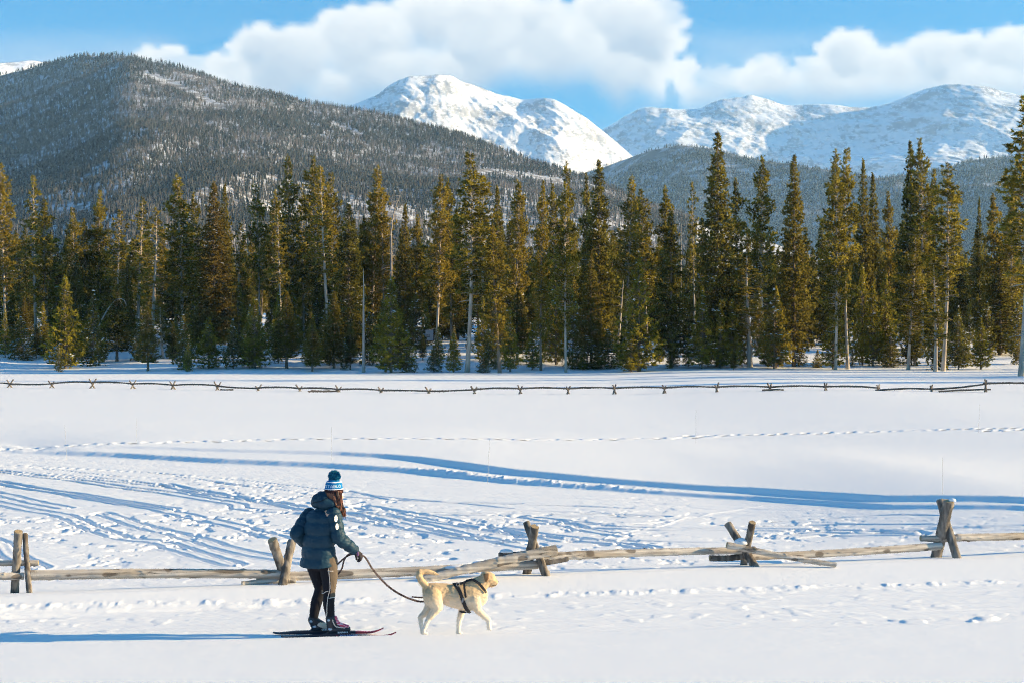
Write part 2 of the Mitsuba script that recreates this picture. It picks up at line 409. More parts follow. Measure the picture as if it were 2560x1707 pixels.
def rows_for(y0, y1, step):
    ys = [y0]
    while ys[-1] < y1:
        ys.append(ys[-1] + step * ys[-1] ** 2 / (FS * 0.4 * EYE))
    return np.array(ys)


_u = np.concatenate([-np.geomspace(7, 0.405, 26)[:-1], np.linspace(-0.405, 0.405, 900), np.geomspace(0.405, 7, 26)[1:]])
_y = np.concatenate([np.linspace(2, 12.8, 24), rows_for(13.0, 19, 0.5), rows_for(19.05, 31, 0.27), rows_for(31.1, 62, 0.48), rows_for(62.4, 160, 0.8), np.geomspace(162, 700, 90)])
_U, _Y = np.meshgrid(_u, _y)
_X = _U * _Y
GZ = ground(_X, _Y)
add('snow_ground', grid_mesh(_X, _Y, GZ), 'ground_snow', smooth=True, label='groomed and tracked snow field in front of the trees', kind='structure')
_e = 14000.0
add('snow_plain', trimesh.Trimesh([[-_e, -_e, -0.9], [_e, -_e, -0.9], [_e, _e, -0.9], [-_e, _e, -0.9]], [[0, 1, 2], [0, 2, 3]], process=False), 'snow', smooth=False,
    label='snow reaching on to the mountains', kind='structure')

# ---------------------------------------------------------------- hills and mountains


def D2(pts):
    """Skyline points given in the photograph at 2352 pixels wide -> (tangent across, tangent up)."""
    p = np.asarray(pts, float) / 0.91875
    return (p[:, 0] - HX) / FS, (HY - p[:, 1]) / FS


def crest(u, pts, rough, seed, freq):
    a, b = D2(pts)
    return np.interp(u, a, b) + rough * (meshkit.fbm(np.stack([u * freq, u * 0, u * 0], -1), 4, seed) - 0.5)


def ridged(x, y, f, seed, octv=4):
    out, w = 0, 1.0
    for o in range(octv):
        n = 1 - np.abs(2 * meshkit.noise(np.stack([x * f * 2**o, y * f * 2**o, 0 * x], -1), seed + o) - 1)
        out = out + n * w
        w *= 0.5
    return out / 2


HILL_SKY = [(-900, 420), (-400, 330), (-150, 268), (0, 245), (90, 215), (180, 180), (230, 155), (270, 140), (300, 138), (420, 165), (560, 195), (700, 230), (800, 245), (900, 266), (1000, 296), (1100, 328), (1200, 362), (1290, 392), (1380, 425), (1500, 470), (1700, 540), (2000, 620)]


def hill_h(u, Y):
    """The wooded hill on the left: rises from the valley at 520 m to its crest."""
    Y0 = 3600 + 450 * (meshkit.fbm(np.stack([u * 5, u * 0, u * 0], -1), 3, 41) - 0.5) - 2600 * (u + 0.1)
    c = crest(u, HILL_SKY, 0.004, 42, 30)
    t = np.clip((Y - 900) / (Y0 - 900), 0, 1)
    x = u * Y
    spur = (ridged(x, Y * 0.55, 0.0018, 43, 3) - 0.62) * 150 * (4 * t * (1 - t)) * np.clip(c / 0.15, 0.2, 1)
    z = c * Y0 * (0.25 * t + 0.75 * t ** 1.5) + spur + EYE
    back = np.maximum(Y - Y0, 0)
    return z - 0.5 * back - 4 * (1 - np.clip((Y - 640) / 200, 0, 1))


u_ = np.linspace(-0.62, 0.36, 320)
Y_ = np.linspace(640, 5200, 170)
U_, YY_ = np.meshgrid(u_, Y_)
add('forested_hill', grid_mesh(U_ * YY_, YY_, hill_h(U_, YY_)), 'hill_shade_snow', smooth=True, label='long wooded hill on the left under snow', kind='structure')

SHADE_SKY = [(-900, 330), (-300, 230), (0, 172), (60, 160), (100, 151), (150, 138), (200, 129), (270, 127), (300, 130), (420, 158), (520, 190), (620, 230)]


def shoulder_h(u, Y):
    """A shoulder behind the hill; its near face looks away from the sun."""
    Y0 = 4700 - 0.75 * (u + 0.27) * 4700
    z0 = crest(u, SHADE_SKY, 0.003, 47, 40) * Y0 + EYE
    return z0 - 0.42 * np.maximum(Y0 - Y, 0) - 0.5 * np.maximum(Y - Y0, 0)


u_ = np.linspace(-0.62, -0.15, 120)
w_ = np.linspace(-1050, 500, 70)
U_, W_ = np.meshgrid(u_, w_)
YY_ = 4700 - 0.75 * (U_ + 0.27) * 4700 + W_
add('shaded_shoulder', grid_mesh(U_ * YY_, YY_, shoulder_h(U_, YY_)), 'deep_shade_snow', smooth=True, label='shaded shoulder behind the wooded hill', kind='structure')

MID_SKY = [(1150, 440), (1290, 412), (1400, 378), (1450, 360), (1500, 345), (1560, 335), (1600, 338), (1640, 347), (1720, 362), (1800, 374), (1900, 392), (2000, 410), (2100, 425), (4700, 470)]


def mid_h(u, Y):
    Y0 = 6300 - 0.9 * (u - 0.1) * 6300
    z0 = crest(u, MID_SKY, 0.003, 51, 50) * Y0 + EYE
    x = u * Y
    return z0 - (0.46 + 0.10 * (ridged(x, Y, 0.002, 52, 2) - 0.6)) * np.maximum(Y0 - Y, 0) - 0.5 * np.maximum(Y - Y0, 0)


def mid_Y0(u):
    return 6300 - 0.9 * (u - 0.1) * 6300


u_ = np.linspace(-0.02, 0.40, 200)
w_ = np.linspace(-1100, 450, 80)
U_, W_ = np.meshgrid(u_, w_)
YY_ = mid_Y0(U_) + W_
add('middle_hill', grid_mesh(U_ * YY_, YY_, mid_h(U_, YY_)), 'deep_shade_snow', smooth=True, label='low wooded hill in blue shade before the range', kind='structure')


def mountain(name, sky, Ycrest, depth, label, seed, amp, bsdf='peak_snow', slope=0.55, nu=640, nv=220, rough=0.006, tilt=0.0):
    a, b = D2(sky)
    u = np.linspace(a[0], a[-1], nu)
    w = np.linspace(-depth, depth * 0.25, nv)
    U, W = np.meshgrid(u, w)
    Y0 = Ycrest * (1 - tilt * (U - 0.5 * (a[0] + a[-1])) + 0.10 * (meshkit.fbm(np.stack([U * 9, U * 0, U * 0], -1), 3, seed) - 0.5))
    Y = Y0 + W
    x = U * Y
    t = np.clip(-W / depth, 0, 1)
    rag = meshkit.fbm(np.stack([x * 0.004, Y * 0.0012, 0 * x], -1), 4, seed + 1) - 0.5
    from scipy.ndimage import gaussian_filter1d
    us = np.linspace(a[0] - 0.05, a[-1] + 0.05, 1200)
    sharp = np.interp(us, a, b)
    du = us[1] - us[0]
    near, soft = gaussian_filter1d(sharp, 0.0022 / du), gaussian_filter1d(sharp, 0.022 / du)
    k = ss(0.0, 0.30, t)
    line = np.interp(U, us, near) * (1 - k) + np.interp(U + 0.05 * t, us, soft) * k
    z0 = (line + rough * rag * ss(0.14, 0.0, t)) * Y0 + EYE
    p, q = 0.80 * x + 0.60 * Y, 0.80 * Y - 0.60 * x          # spurs run slantwise down the face
    spur = (ridged(p, q * 0.35, 0.0012, seed + 2, 2) - 0.62) * amp * ss(0.0, 0.4, t)
    mid = (ridged(0.9 * x - 0.44 * Y, (0.9 * Y + 0.44 * x) * 0.35, 0.0042, seed + 5, 3) - 0.62) * amp * 0.15 * ss(0.0, 0.25, t)
    small = mid + (meshkit.fbm(np.stack([p * 0.03, q * 0.012, 0 * x], -1), 4, seed + 9) - 0.5) * amp * 0.075 * ss(0.0, 0.12, t)
    Z = z0 - slope * depth * (0.75 * t + 0.25 * t * t) + spur + small - 0.6 * np.maximum(W, 0)
    return add(name, grid_mesh(x, Y, Z), bsdf, smooth=True, label=label, kind='structure')


PEAK_SKY = [(560, 330), (660, 290), (760, 256), (810, 238), (870, 216), (885, 202), (900, 191), (940, 176), (1000, 169), (1040, 175), (1055, 190), (1120, 205), (1200, 228), (1270, 231), (1330, 262), (1375, 295), (1420, 330), (1500, 400), (1600, 470)]
RANGE_SKY = [(1150, 400), (1250, 360), (1330, 325), (1378, 298), (1430, 271), (1480, 251), (1540, 250), (1600, 248), (1660, 231), (1720, 223), (1800, 238), (1900, 245), (2000, 246), (2050, 235), (2085, 218), (2120, 204), (2180, 193), (2260, 199), (2310, 212), (2352, 222), (2450, 240), (2600, 290), (2900, 360), (3400, 450)]
mountain('snowy_peak', PEAK_SKY, 8200, 1900, 'broad snow covered peak with a rocky flat top, left of the gap', 61, 320, rough=0.006, tilt=0.30)
mountain('snowy_range', RANGE_SKY, 9400, 2600, 'long snow covered range on the right under the second cloud bank', 71, 240, nu=760, tilt=0.5)
mountain('far_summit', [(-700, 260), (-300, 170), (0, 140), (60, 135), (110, 140), (200, 175), (330, 230)], 7000, 1200, 'bare white summit at the far left edge', 81, 160, nu=160, nv=70)

# ---------------------------------------------------------------- forest on the hills: far off, one mass


def low_tree(rng, dead):
    """A conifer of unit height for the far slopes: stacked ragged cones, or a bare grey spindle."""
    vs, fs, n = [], [], 0

    def cone(z0, z1, r, sides):
        nonlocal n
        a = np.arange(sides) * 2 * np.pi / sides + rng.uniform(0, 6)
        rr = r * rng.uniform(0.6, 1.25, sides)
        vs.extend([[math.cos(t) * q, math.sin(t) * q, z0 + rng.uniform(-0.03, 0.03)] for t, q in zip(a, rr)] + [[0, 0, z1]])
        fs.extend([[n + i, n + (i + 1) % sides, n + sides] for i in range(sides)])
        n += sides + 1
    if dead:
        cone(-0.1, 1.0, 0.045, 3)
        for k in range(2):
            z, t, r = rng.uniform(0.3, 0.85), rng.uniform(0, 6.28), rng.uniform(0.08, 0.15)
            vs.extend([[0, 0, z], [0, 0, z + 0.03], [math.cos(t) * r, math.sin(t) * r, z - 0.02]])
            fs.append([n, n + 1, n + 2])
            n += 3
    else:
        w = rng.uniform(0.15, 0.21)
        cone(0.02, 0.62, w, 4)
        cone(0.34, 0.84, w * 0.74, 4)
        cone(0.62, 1.0, w * 0.42, 3)
    return np.array(vs), np.array(fs)


_rng = np.random.default_rng(5)
LIVE = [low_tree(_rng, False) for _ in range(8)]
DEAD = [low_tree(_rng, True) for _ in range(6)]


def plant(protos, x, y, z, h, rng):
    V, F, n = [], [], 0
    which = rng.integers(0, len(protos), len(x))
    for k, (v, f) in enumerate(protos):
        m = which == k
        if not m.any():
            continue
        a, s = rng.uniform(0, 6.28, m.sum()), h[m]
        wide = rng.uniform(0.75, 1.3, m.sum()) * s
        c, si = np.cos(a)[:, None], np.sin(a)[:, None]
        vx = (v[None, :, 0] * c - v[None, :, 1] * si) * wide[:, None] + x[m][:, None]
        vy = (v[None, :, 0] * si + v[None, :, 1] * c) * wide[:, None] + y[m][:, None]
        vz = v[None, :, 2] * s[:, None] + z[m][:, None]
        V.append(np.stack([vx, vy, vz], -1).reshape(-1, 3))
        F.append((f[None] + (np.arange(m.sum()) * len(v))[:, None, None]).reshape(-1, 3) + n)
        n += len(V[-1])
    return trimesh.Trimesh(np.vstack(V), np.vstack(F), process=False)


def to_D(x, y, z):
    return (x / y * FS + HX) * 0.91875, (HY - (z - EYE) / y * FS) * 0.91875


def forest(name, hfun, u0, u1, ya, yb, spacing, heights, seed, gaps=(), dead=0.4, label='', dead_label=None, follow=None, clear=0.80):
    rng = np.random.default_rng(seed)
    n = int((u1 - u0) * (yb ** 2 - ya ** 2) / 2 / spacing ** 2) if follow is None else int((u1 - u0) * follow(0.5 * (u0 + u1)) * (yb - ya) / spacing ** 2)
    u = rng.uniform(u0, u1, n)
    Y = np.sqrt(rng.uniform(ya ** 2, yb ** 2, n)) if follow is None else follow(u) + rng.uniform(ya, yb, n)
    x = u * Y
    z = hfun(u, Y)
    a, b = to_D(x, Y, z)
    keep = (a > -60) & (a < 2420) & (b < 690)
    for pts, r in gaps:
        d, _, _ = seg_dist(a, b, pts)
        keep &= d > r * rng.uniform(0.4, 1.6, n)
    f = meshkit.fbm(np.stack([x * 0.012, Y * 0.012, 0 * x], -1), 3, seed)
    keep &= rng.uniform(0, 1, n) > ss(clear - 0.1, clear + 0.08, f) * 0.9
    x, Y, z, u, a, b = x[keep], Y[keep], z[keep], u[keep], a[keep], b[keep]
    g = meshkit.fbm(np.stack([x * 0.006, Y * 0.006, 0 * x], -1), 3, seed + 1)
    p = dead(a, b) if callable(dead) else np.full(len(x), dead)
    isdead = rng.uniform(0, 1, len(x)) < np.clip(p + 1.2 * (g - 0.5), 0.02, 0.97)
    h = rng.uniform(*heights, len(x))
    add(name, plant(LIVE, x[~isdead], Y[~isdead], z[~isdead] - 0.3, h[~isdead], rng), 'far_forest', smooth=False, label=label, category='forest', kind='stuff')
    if dead_label:
        add('dead_' + name, plant(DEAD, x[isdead], Y[isdead], z[isdead] - 0.3, h[isdead] * 0.95, rng), 'grey_forest', smooth=False, label=dead_label, category='forest', kind='stuff')


forest('hill_forest', hill_h, -0.40, 0.13, 960, 4300, 5.8, (9, 15), 101,
       gaps=[([(335, 172), (400, 195), (440, 212), (510, 250)], 7), ([(765, 291), (800, 300), (832, 312)], 6), ([(700, 283), (730, 290)], 4), ([(1100, 395), (1180, 402), (1300, 420)], 6), ([(150, 470), (240, 505)], 9)],
       dead=lambda a, b: 0.42 + 0.25 * ss(380, 180, b) + 0.2 * ss(500, 1000, a), label='dark conifer forest covering the long hill on the left', dead_label='grey dead trees standing among the conifers of the long hill')
forest('shoulder_forest', shoulder_h, -0.40, -0.20, -850, 60, 8.0, (10, 17), 111, dead=0.35, label='forest in blue shade on the shoulder behind the long hill', follow=lambda u: 4700 - 0.75 * (u + 0.27) * 4700)
forest('middle_forest', mid_h, 0.0, 0.36, -1000, 80, 8.0, (11, 19), 121, gaps=[([(1395, 395), (1450, 372), (1520, 352)], 12), ([(1690, 385), (1730, 400)], 8)], dead=0.55,
       label='thin forest on the low shaded hill before the range', dead_label='grey dead trees on the low shaded hill', follow=mid_Y0, clear=0.72)


FOOT_SKY = [(1700, 440), (1900, 424), (2000, 412), (2100, 402), (2180, 382), (2260, 364), (2352, 354), (2450, 345), (2600, 340)]


def foot_Y0(u):
    return 6000 + 0 * u


def foot_h(u, Y):
    z0 = crest(u, FOOT_SKY, 0.003, 91, 40) * 6000 + EYE
    return z0 - 0.30 * np.maximum(6000 - Y, 0) - 0.5 * np.maximum(Y - 6000, 0)


U_, W_ = np.meshgrid(np.linspace(0.12, 0.44, 110), np.linspace(-900, 300, 40))
add('foothill', grid_mesh(U_ * (6000 + W_), 6000 + W_, foot_h(U_, 6000 + W_)), 'deep_shade_snow', smooth=True, label='wooded foothill below the right hand summit', kind='structure')
forest('foothill_forest', foot_h, 0.13, 0.42, -560, 40, 12.0, (12, 20), 131, dead=0.2, label='hazy forest below the right hand summit', follow=foot_Y0, clear=0.8, gaps=[([(2215, 432), (2300, 452)], 7)])

# ---------------------------------------------------------------- the tree line


def needle_color(dark, light, tip, f0=0.9):
    def fn(p, n, uv):
        a = fbm(p.x * f0, p.y * f0, p.z * f0, octaves=3)
        b = noise(p.x * 7, p.y * 7, p.z * 7)
        t = noise(p.x * 0.13, p.y * 0.13, 0.0)
        c = mix(dark, light, smoothstep(0.3, 0.72, a * 0.75 + b * 0.25))
        return mix(c, tip, smoothstep(0.45, 0.8, t) * 0.5)
    return fn


def leaf(key, fn):
    scene[key] = {'type': 'principledthin', 'base_color': mikit.proc(fn), 'roughness': 0.7, 'diff_trans': 1.1, 'spec_trans': 0.0, 'eta': 1.3}


leaf('pine_needles', needle_color((0.085, 0.076, 0.014), (0.38, 0.302, 0.046), (0.39, 0.28, 0.05)))
leaf('spruce_needles', needle_color((0.048, 0.052, 0.015), (0.265, 0.228, 0.043), (0.27, 0.205, 0.042)))
leaf('young_needles', needle_color((0.12, 0.115, 0.016), (0.42, 0.345, 0.045), (0.42, 0.32, 0.04)))
leaf('red_needles', needle_color((0.045, 0.045, 0.014), (0.23, 0.18, 0.04), (0.22, 0.145, 0.04)))
mat('bark', lambda p, n, uv: mix((0.11, 0.085, 0.065), (0.30, 0.235, 0.175), fbm(p.x * 5, p.y * 5, p.z * 1.2, octaves=3)), 0.9, 0.1)
mat('pale_bark', lambda p, n, uv: mix((0.26, 0.21, 0.165), (0.62, 0.53, 0.43), fbm(p.x * 5, p.y * 5, p.z * 0.9, octaves=3)), 0.9, 0.1)
mat('dead_wood', lambda p, n, uv: mix((0.22, 0.19, 0.165), (0.52, 0.46, 0.40), fbm(p.x * 5, p.y * 5, p.z * 1.5, octaves=3)), 0.9, 0.1)


def blades(C, D, L, W, k, rng, spread=0.75, up=0.15):
    """k narrow needle sprays at each centre C, leaning along D."""
    n = len(C)
    C, D, L = np.repeat(C, k, 0), np.repeat(D, k, 0), np.repeat(np.broadcast_to(L, n), k)
    d = D + rng.normal(0, spread, (n * k, 3)) + [0, 0, up]
    d /= np.linalg.norm(d, axis=1, keepdims=True)
    s = np.cross(d, rng.normal(0, 1, (n * k, 3)))
    s /= np.linalg.norm(s, axis=1, keepdims=True) + 1e-9
    l = L * rng.uniform(0.6, 1.25, n * k)
    w = (W * l / 0.4)[:, None]
    a = C - d * (l * 0.25)[:, None]
    m = C + d * (l * 0.3)[:, None]
    b = C + d * (l * 0.85)[:, None]
    v = np.stack([a, m + s * w, b, m - s * w], 1).reshape(-1, 3)
    i = np.arange(n * k)[:, None] * 4
    return v, np.vstack([i + [0, 1, 2], i + [0, 2, 3]])


def make_tree(seed, H, R, base, kind, dz=0.42, nb=6, fill=1.0, L=0.42, W=0.075, k=4, snow=0.0, trunk_r=None, bend=0.0, top='point'):
    """Returns {'trunk': mesh, 'crown': mesh, 'snow': mesh}. base: the height where the crown begins, as a part of H."""
    rng = np.random.default_rng(seed)
    tr = trunk_r or (0.0072 * H + 0.03)
    zs = np.linspace(-0.6, H * 0.985, 12)
    wob = np.stack([bend * np.sin(zs / H * 2.4 + seed) * H * 0.02, bend * np.cos(zs / H * 1.9 + seed) * H * 0.02, zs], 1)
    wob[:, :2] -= wob[0, :2]
    rad = tr * (1 - 0.9 * np.clip(zs / H, 0, 1)) * (1 + 0.35 * np.exp(-np.maximum(zs, 0) * 1.5))
    trunk = [tube(wob, rad, 9)]

    def axis(z):
        return np.array([np.interp(z, zs, wob[:, 0]), np.interp(z, zs, wob[:, 1]), z])
    C, Dv, Ls, twigs, S = [], [], [], [], []
    z = base * H
    lobe = rng.uniform(0, 6.28, 3)
    while z < H * 0.985:
        t = (z - base * H) / (H * (1 - base))
        if kind == 'spruce':
            prof = (1 - t) ** 0.85 * min(1, 0.72 + 2.2 * t)
        elif kind == 'young':
            prof = (1 - t) ** 0.95 * min(1, 0.80 + 2 * t)
        else:
            prof = (1 - t ** 2.2) ** 0.9 * min(1, 0.45 + 2.1 * t) * (0.74 + 0.26 * math.sin(z * 1.9 + seed))
        r0 = R * max(prof, 0.03)
        n = max(3, int(round(nb * (0.55 + 0.55 * prof))))
        a0 = rng.uniform(0, 6.28)
        for j in range(n):
            a = a0 + 6.283 * j / n + rng.normal(0, 0.25)
            clump = 0.5 + 0.5 * math.sin(2 * a + lobe[0] + z * 0.9) * math.sin(a + lobe[1] - z * 0.55)
            if kind == 'pine' and rng.uniform() > fill * (0.45 + 0.75 * clump):
                if rng.uniform() < 0.5:
                    twigs.append((axis(z), np.array([math.cos(a), math.sin(a), -0.1]), r0 * rng.uniform(0.35, 0.8)))
                continue
            if kind != 'pine' and rng.uniform() > fill:
                continue
            r = r0 * rng.uniform(0.62, 1.15) * (0.8 + 0.35 * clump if kind == 'pine' else 1)
            droop = {'pine': rng.uniform(-0.12, 0.28) + 0.35 * t, 'spruce': -0.22 + 0.75 * t, 'young': 0.12 + 0.5 * t}[kind]
            d = np.array([math.cos(a), math.sin(a), droop])
            zz = axis(z + rng.normal(0, dz * 0.3))
            side = np.array([-math.sin(a), math.cos(a), 0])
            twigs.append((zz, d, r * 0.8))
            m = max(2, int(r / (0.26 if kind != 'spruce' else 0.24) * 1.25))
            f = rng.uniform(0.0, 1, m) ** 0.7 * 0.85 + 0.15
            fan = (0.30 if kind == 'pine' else 0.34) * (1.05 - 0.65 * f) * r
            curve = (0.12 if kind == 'pine' else 0.10) * f ** 2 * r
            c = zz + d * (f * r)[:, None] + side * (rng.normal(0, 1, m) * fan * 0.55)[:, None] + np.array([0, 0, 1.0]) * (curve + rng.normal(0, 0.07, m))[:, None]
            C.append(c)
            Dv.append(np.tile(d * 0.9, (m, 1)))
            Ls.append(np.full(m, L * (0.7 + 0.3 * min(1, r / 0.8))))
            if snow and rng.uniform() < snow:
                S.append(c[rng.uniform(size=m) < 0.4] + [0, 0, 0.13])
        z += dz * rng.uniform(0.7, 1.3) * (1 - 0.35 * t)
    C, Dv, Ls = np.vstack(C), np.vstack(Dv), np.concatenate(Ls)
    v, f = blades(C, Dv, Ls, W, k, rng, up=0.15 if kind != 'spruce' else -0.02)
    if kind == 'pine':  # dead lower whorls
        for zz in np.arange(0.12 * H, base * H, 0.55):
            for _ in range(rng.integers(0, 3)):
                a = rng.uniform(0, 6.28)
                twigs.append((axis(zz), np.array([math.cos(a), math.sin(a), rng.uniform(-0.3, 0.15)]), rng.uniform(0.4, 1.2)))
    for o, d, l in twigs:
        e = o + d * l * 0.55
        q = o + d * l + [0, 0, -0.05 * l]
        trunk.append(tube([o, e, q], [0.035, 0.022, 0.008], 3, cap=False))
    parts = {'trunk': join(trunk), 'crown': trimesh.Trimesh(v, f, process=False)}
    if S:
        S = np.vstack(S)
        if len(S):
            vs, fs = [], []
            for i, c in enumerate(S):
                a, s = rng.uniform(0, 6.28), rng.uniform(0.10, 0.22)
                e1, e2 = np.array([math.cos(a), math.sin(a), 0.1]) * s, np.array([-math.sin(a), math.cos(a), -0.05]) * s * 0.7
                vs += [c + e1, c + e2, c - e1, c - e2, c + [0, 0, 0.06]]
                fs += [[5 * i + p, 5 * i + (p + 1) % 4, 5 * i + 4] for p in range(4)]
            parts['snow'] = trimesh.Trimesh(np.array(vs), np.array(fs), process=False)
    return parts


def make_snag(seed, H, r=0.16, curl=0.0, twiggy=1.0):
    rng = np.random.default_rng(seed)
    zs = np.linspace(-0.5, H, 12)
    p = np.stack([curl * np.maximum(zs / H - 0.7, 0) ** 2 * H * 2, 0 * zs, zs - np.abs(curl) * np.maximum(zs / H - 0.75, 0) ** 2 * H * 1.5], 1)
    ms = [tube(p, r * (1 - 0.85 * np.clip(zs / H, 0, 1)), 8)]
    for z in np.arange(H * 0.3, H * 0.98, 0.30):
        for _ in range(rng.poisson(1.6 * twiggy)):
            a, l = rng.uniform(0, 6.28), rng.uniform(0.3, 1.2) * (1.1 - 0.6 * z / H)
            o = np.array([np.interp(z, zs, p[:, 0]), 0, np.interp(z, zs, p[:, 2])])
            d = np.array([math.cos(a), math.sin(a), rng.uniform(-0.5, 0.2)])
            ms.append(tube([o, o + d * l * 0.6, o + d * l + [0, 0, -0.15 * l]], [0.03, 0.02, 0.008], 3, cap=False))
    return {'trunk': join(ms)}


PROTO = {}


def proto(name, parts, H, R, needles, bark):
    """A shape group whose entries are the tree's parts."""
    g = {'type': 'shapegroup'}
    for k, m in parts.items():
        g[k] = mikit.ply(m, {'trunk': bark, 'crown': needles, 'snow': 'snow'}[k], smooth=True if k == 'trunk' else False)
    scene['group_' + name] = g
    PROTO[name] = (H, R)


for i, (s, base, R, fill) in enumerate([(11, 0.27, 2.5, 1.0), (12, 0.17, 2.3, 0.95), (13, 0.36, 2.3, 1.0), (14, 0.20, 2.7, 1.05)]):
    proto(f'pine{i}', make_tree(s, 21, R, base, 'pine', dz=0.40, nb=10, fill=fill, L=0.38, W=0.062, k=6, bend=1.0, snow=0.05), 21, R, 'pine_needles', 'pale_bark' if i != 1 else 'bark')
for i, (s, base, R, sn) in enumerate([(21, 0.10, 2.6, 0.08), (22, 0.16, 2.2, 0.05), (23, 0.06, 2.9, 0.16)]):
    proto(f'spruce{i}', make_tree(s, 21, R, base, 'spruce', dz=0.36, nb=10, fill=0.92, L=0.38, W=0.07, k=5, snow=sn), 21, R, 'spruce_needles', 'bark')
proto('reddish', make_tree(24, 21, 2.6, 0.10, 'spruce', dz=0.36, nb=10, fill=0.92, L=0.38, W=0.07, k=5, snow=0.06), 21, 2.6, 'red_needles', 'bark')
for i, (s, base, R, sn) in enumerate([(31, 0.05, 1.75, 0.03), (32, 0.08, 1.45, 0.12)]):
    proto(f'young{i}', make_tree(s, 7.5, R, base, 'young', dz=0.26, nb=9, fill=0.95, L=0.30, W=0.065, k=5, snow=sn, trunk_r=0.085), 7.5, R, 'young_needles', 'bark')
for i, (s, base, R, sn) in enumerate([(41, 0.03, 1.7, 0.30), (42, 0.10, 1.5, 0.22)]):
    proto(f'small{i}', make_tree(s, 5.5, R, base, 'spruce', dz=0.24, nb=8, fill=0.9, L=0.30, W=0.065, k=4, snow=sn, trunk_r=0.07), 5.5, R, 'spruce_needles', 'bark')
for i, (s, base, R) in enumerate([(51, 0.36, 1.7), (52, 0.26, 1.6)]):
    proto(f'sparse{i}', make_tree(s, 20, R, base, 'pine', dz=0.5, nb=7, fill=0.72, L=0.42, W=0.08, k=4, bend=0.6), 20, R, 'pine_needles', 'pale_bark')
proto('snag0', make_snag(61, 18, 0.16, 0.35, 1.4), 18, 1.0, None, 'dead_wood')
proto('snag1', make_snag(62, 10, 0.14, 0.0, 0.25), 10, 0.6, None, 'dead_wood')


def base_depth(sx, sy):
    """The nearest depth from 118 m on at which the snow is seen at (sx, sy)."""
    Y = np.linspace(118, 330, 1300)
    s = HY + (EYE - ground((sx - HX) / FS * Y, Y, False)) / Y * FS
    k = np.nonzero(s <= sy)[0]
    return Y[k[0]] if len(k) else 330.0


NAMES = {'pine': 'pine_tree', 'sparse': 'pine_tree', 'spruce': 'spruce_tree', 'reddish': 'spruce_tree', 'young': 'young_pine', 'small': 'small_spruce', 'snag': 'dead_tree'}
CATS = {'pine': 'pine tree', 'sparse': 'pine tree', 'spruce': 'spruce tree', 'reddish': 'spruce tree', 'young': 'pine tree', 'small': 'spruce tree', 'snag': 'dead tree'}


def put_tree(kind, x, Y, h, r, label, group=None, lean=0.0, turn=None, seed=0):
    H, R = PROTO[kind]
    fam = kind.rstrip('0123456789')
    z = float(ground(x, Y, False))
    rng = np.random.default_rng(seed + int(abs(x) * 37 + Y * 11))
    turn = rng.uniform(0, 360) if turn is None else turn
    key = thing(NAMES[fam], label, CATS[fam], group)
    if 'snow' in scene['group_' + kind]:
        tag(key + '__snow', kind='stuff')
    scene[key] = {'type': 'instance', 'g': {'type': 'ref', 'id': 'group_' + kind},
                  'to_world': T().translate([float(x), float(Y), z - 0.1]).rotate([0, 1, 0], lean).rotate([0, 0, 1], float(turn)).scale([float(r / R), float(r / R), float(h / H)])}
    return key

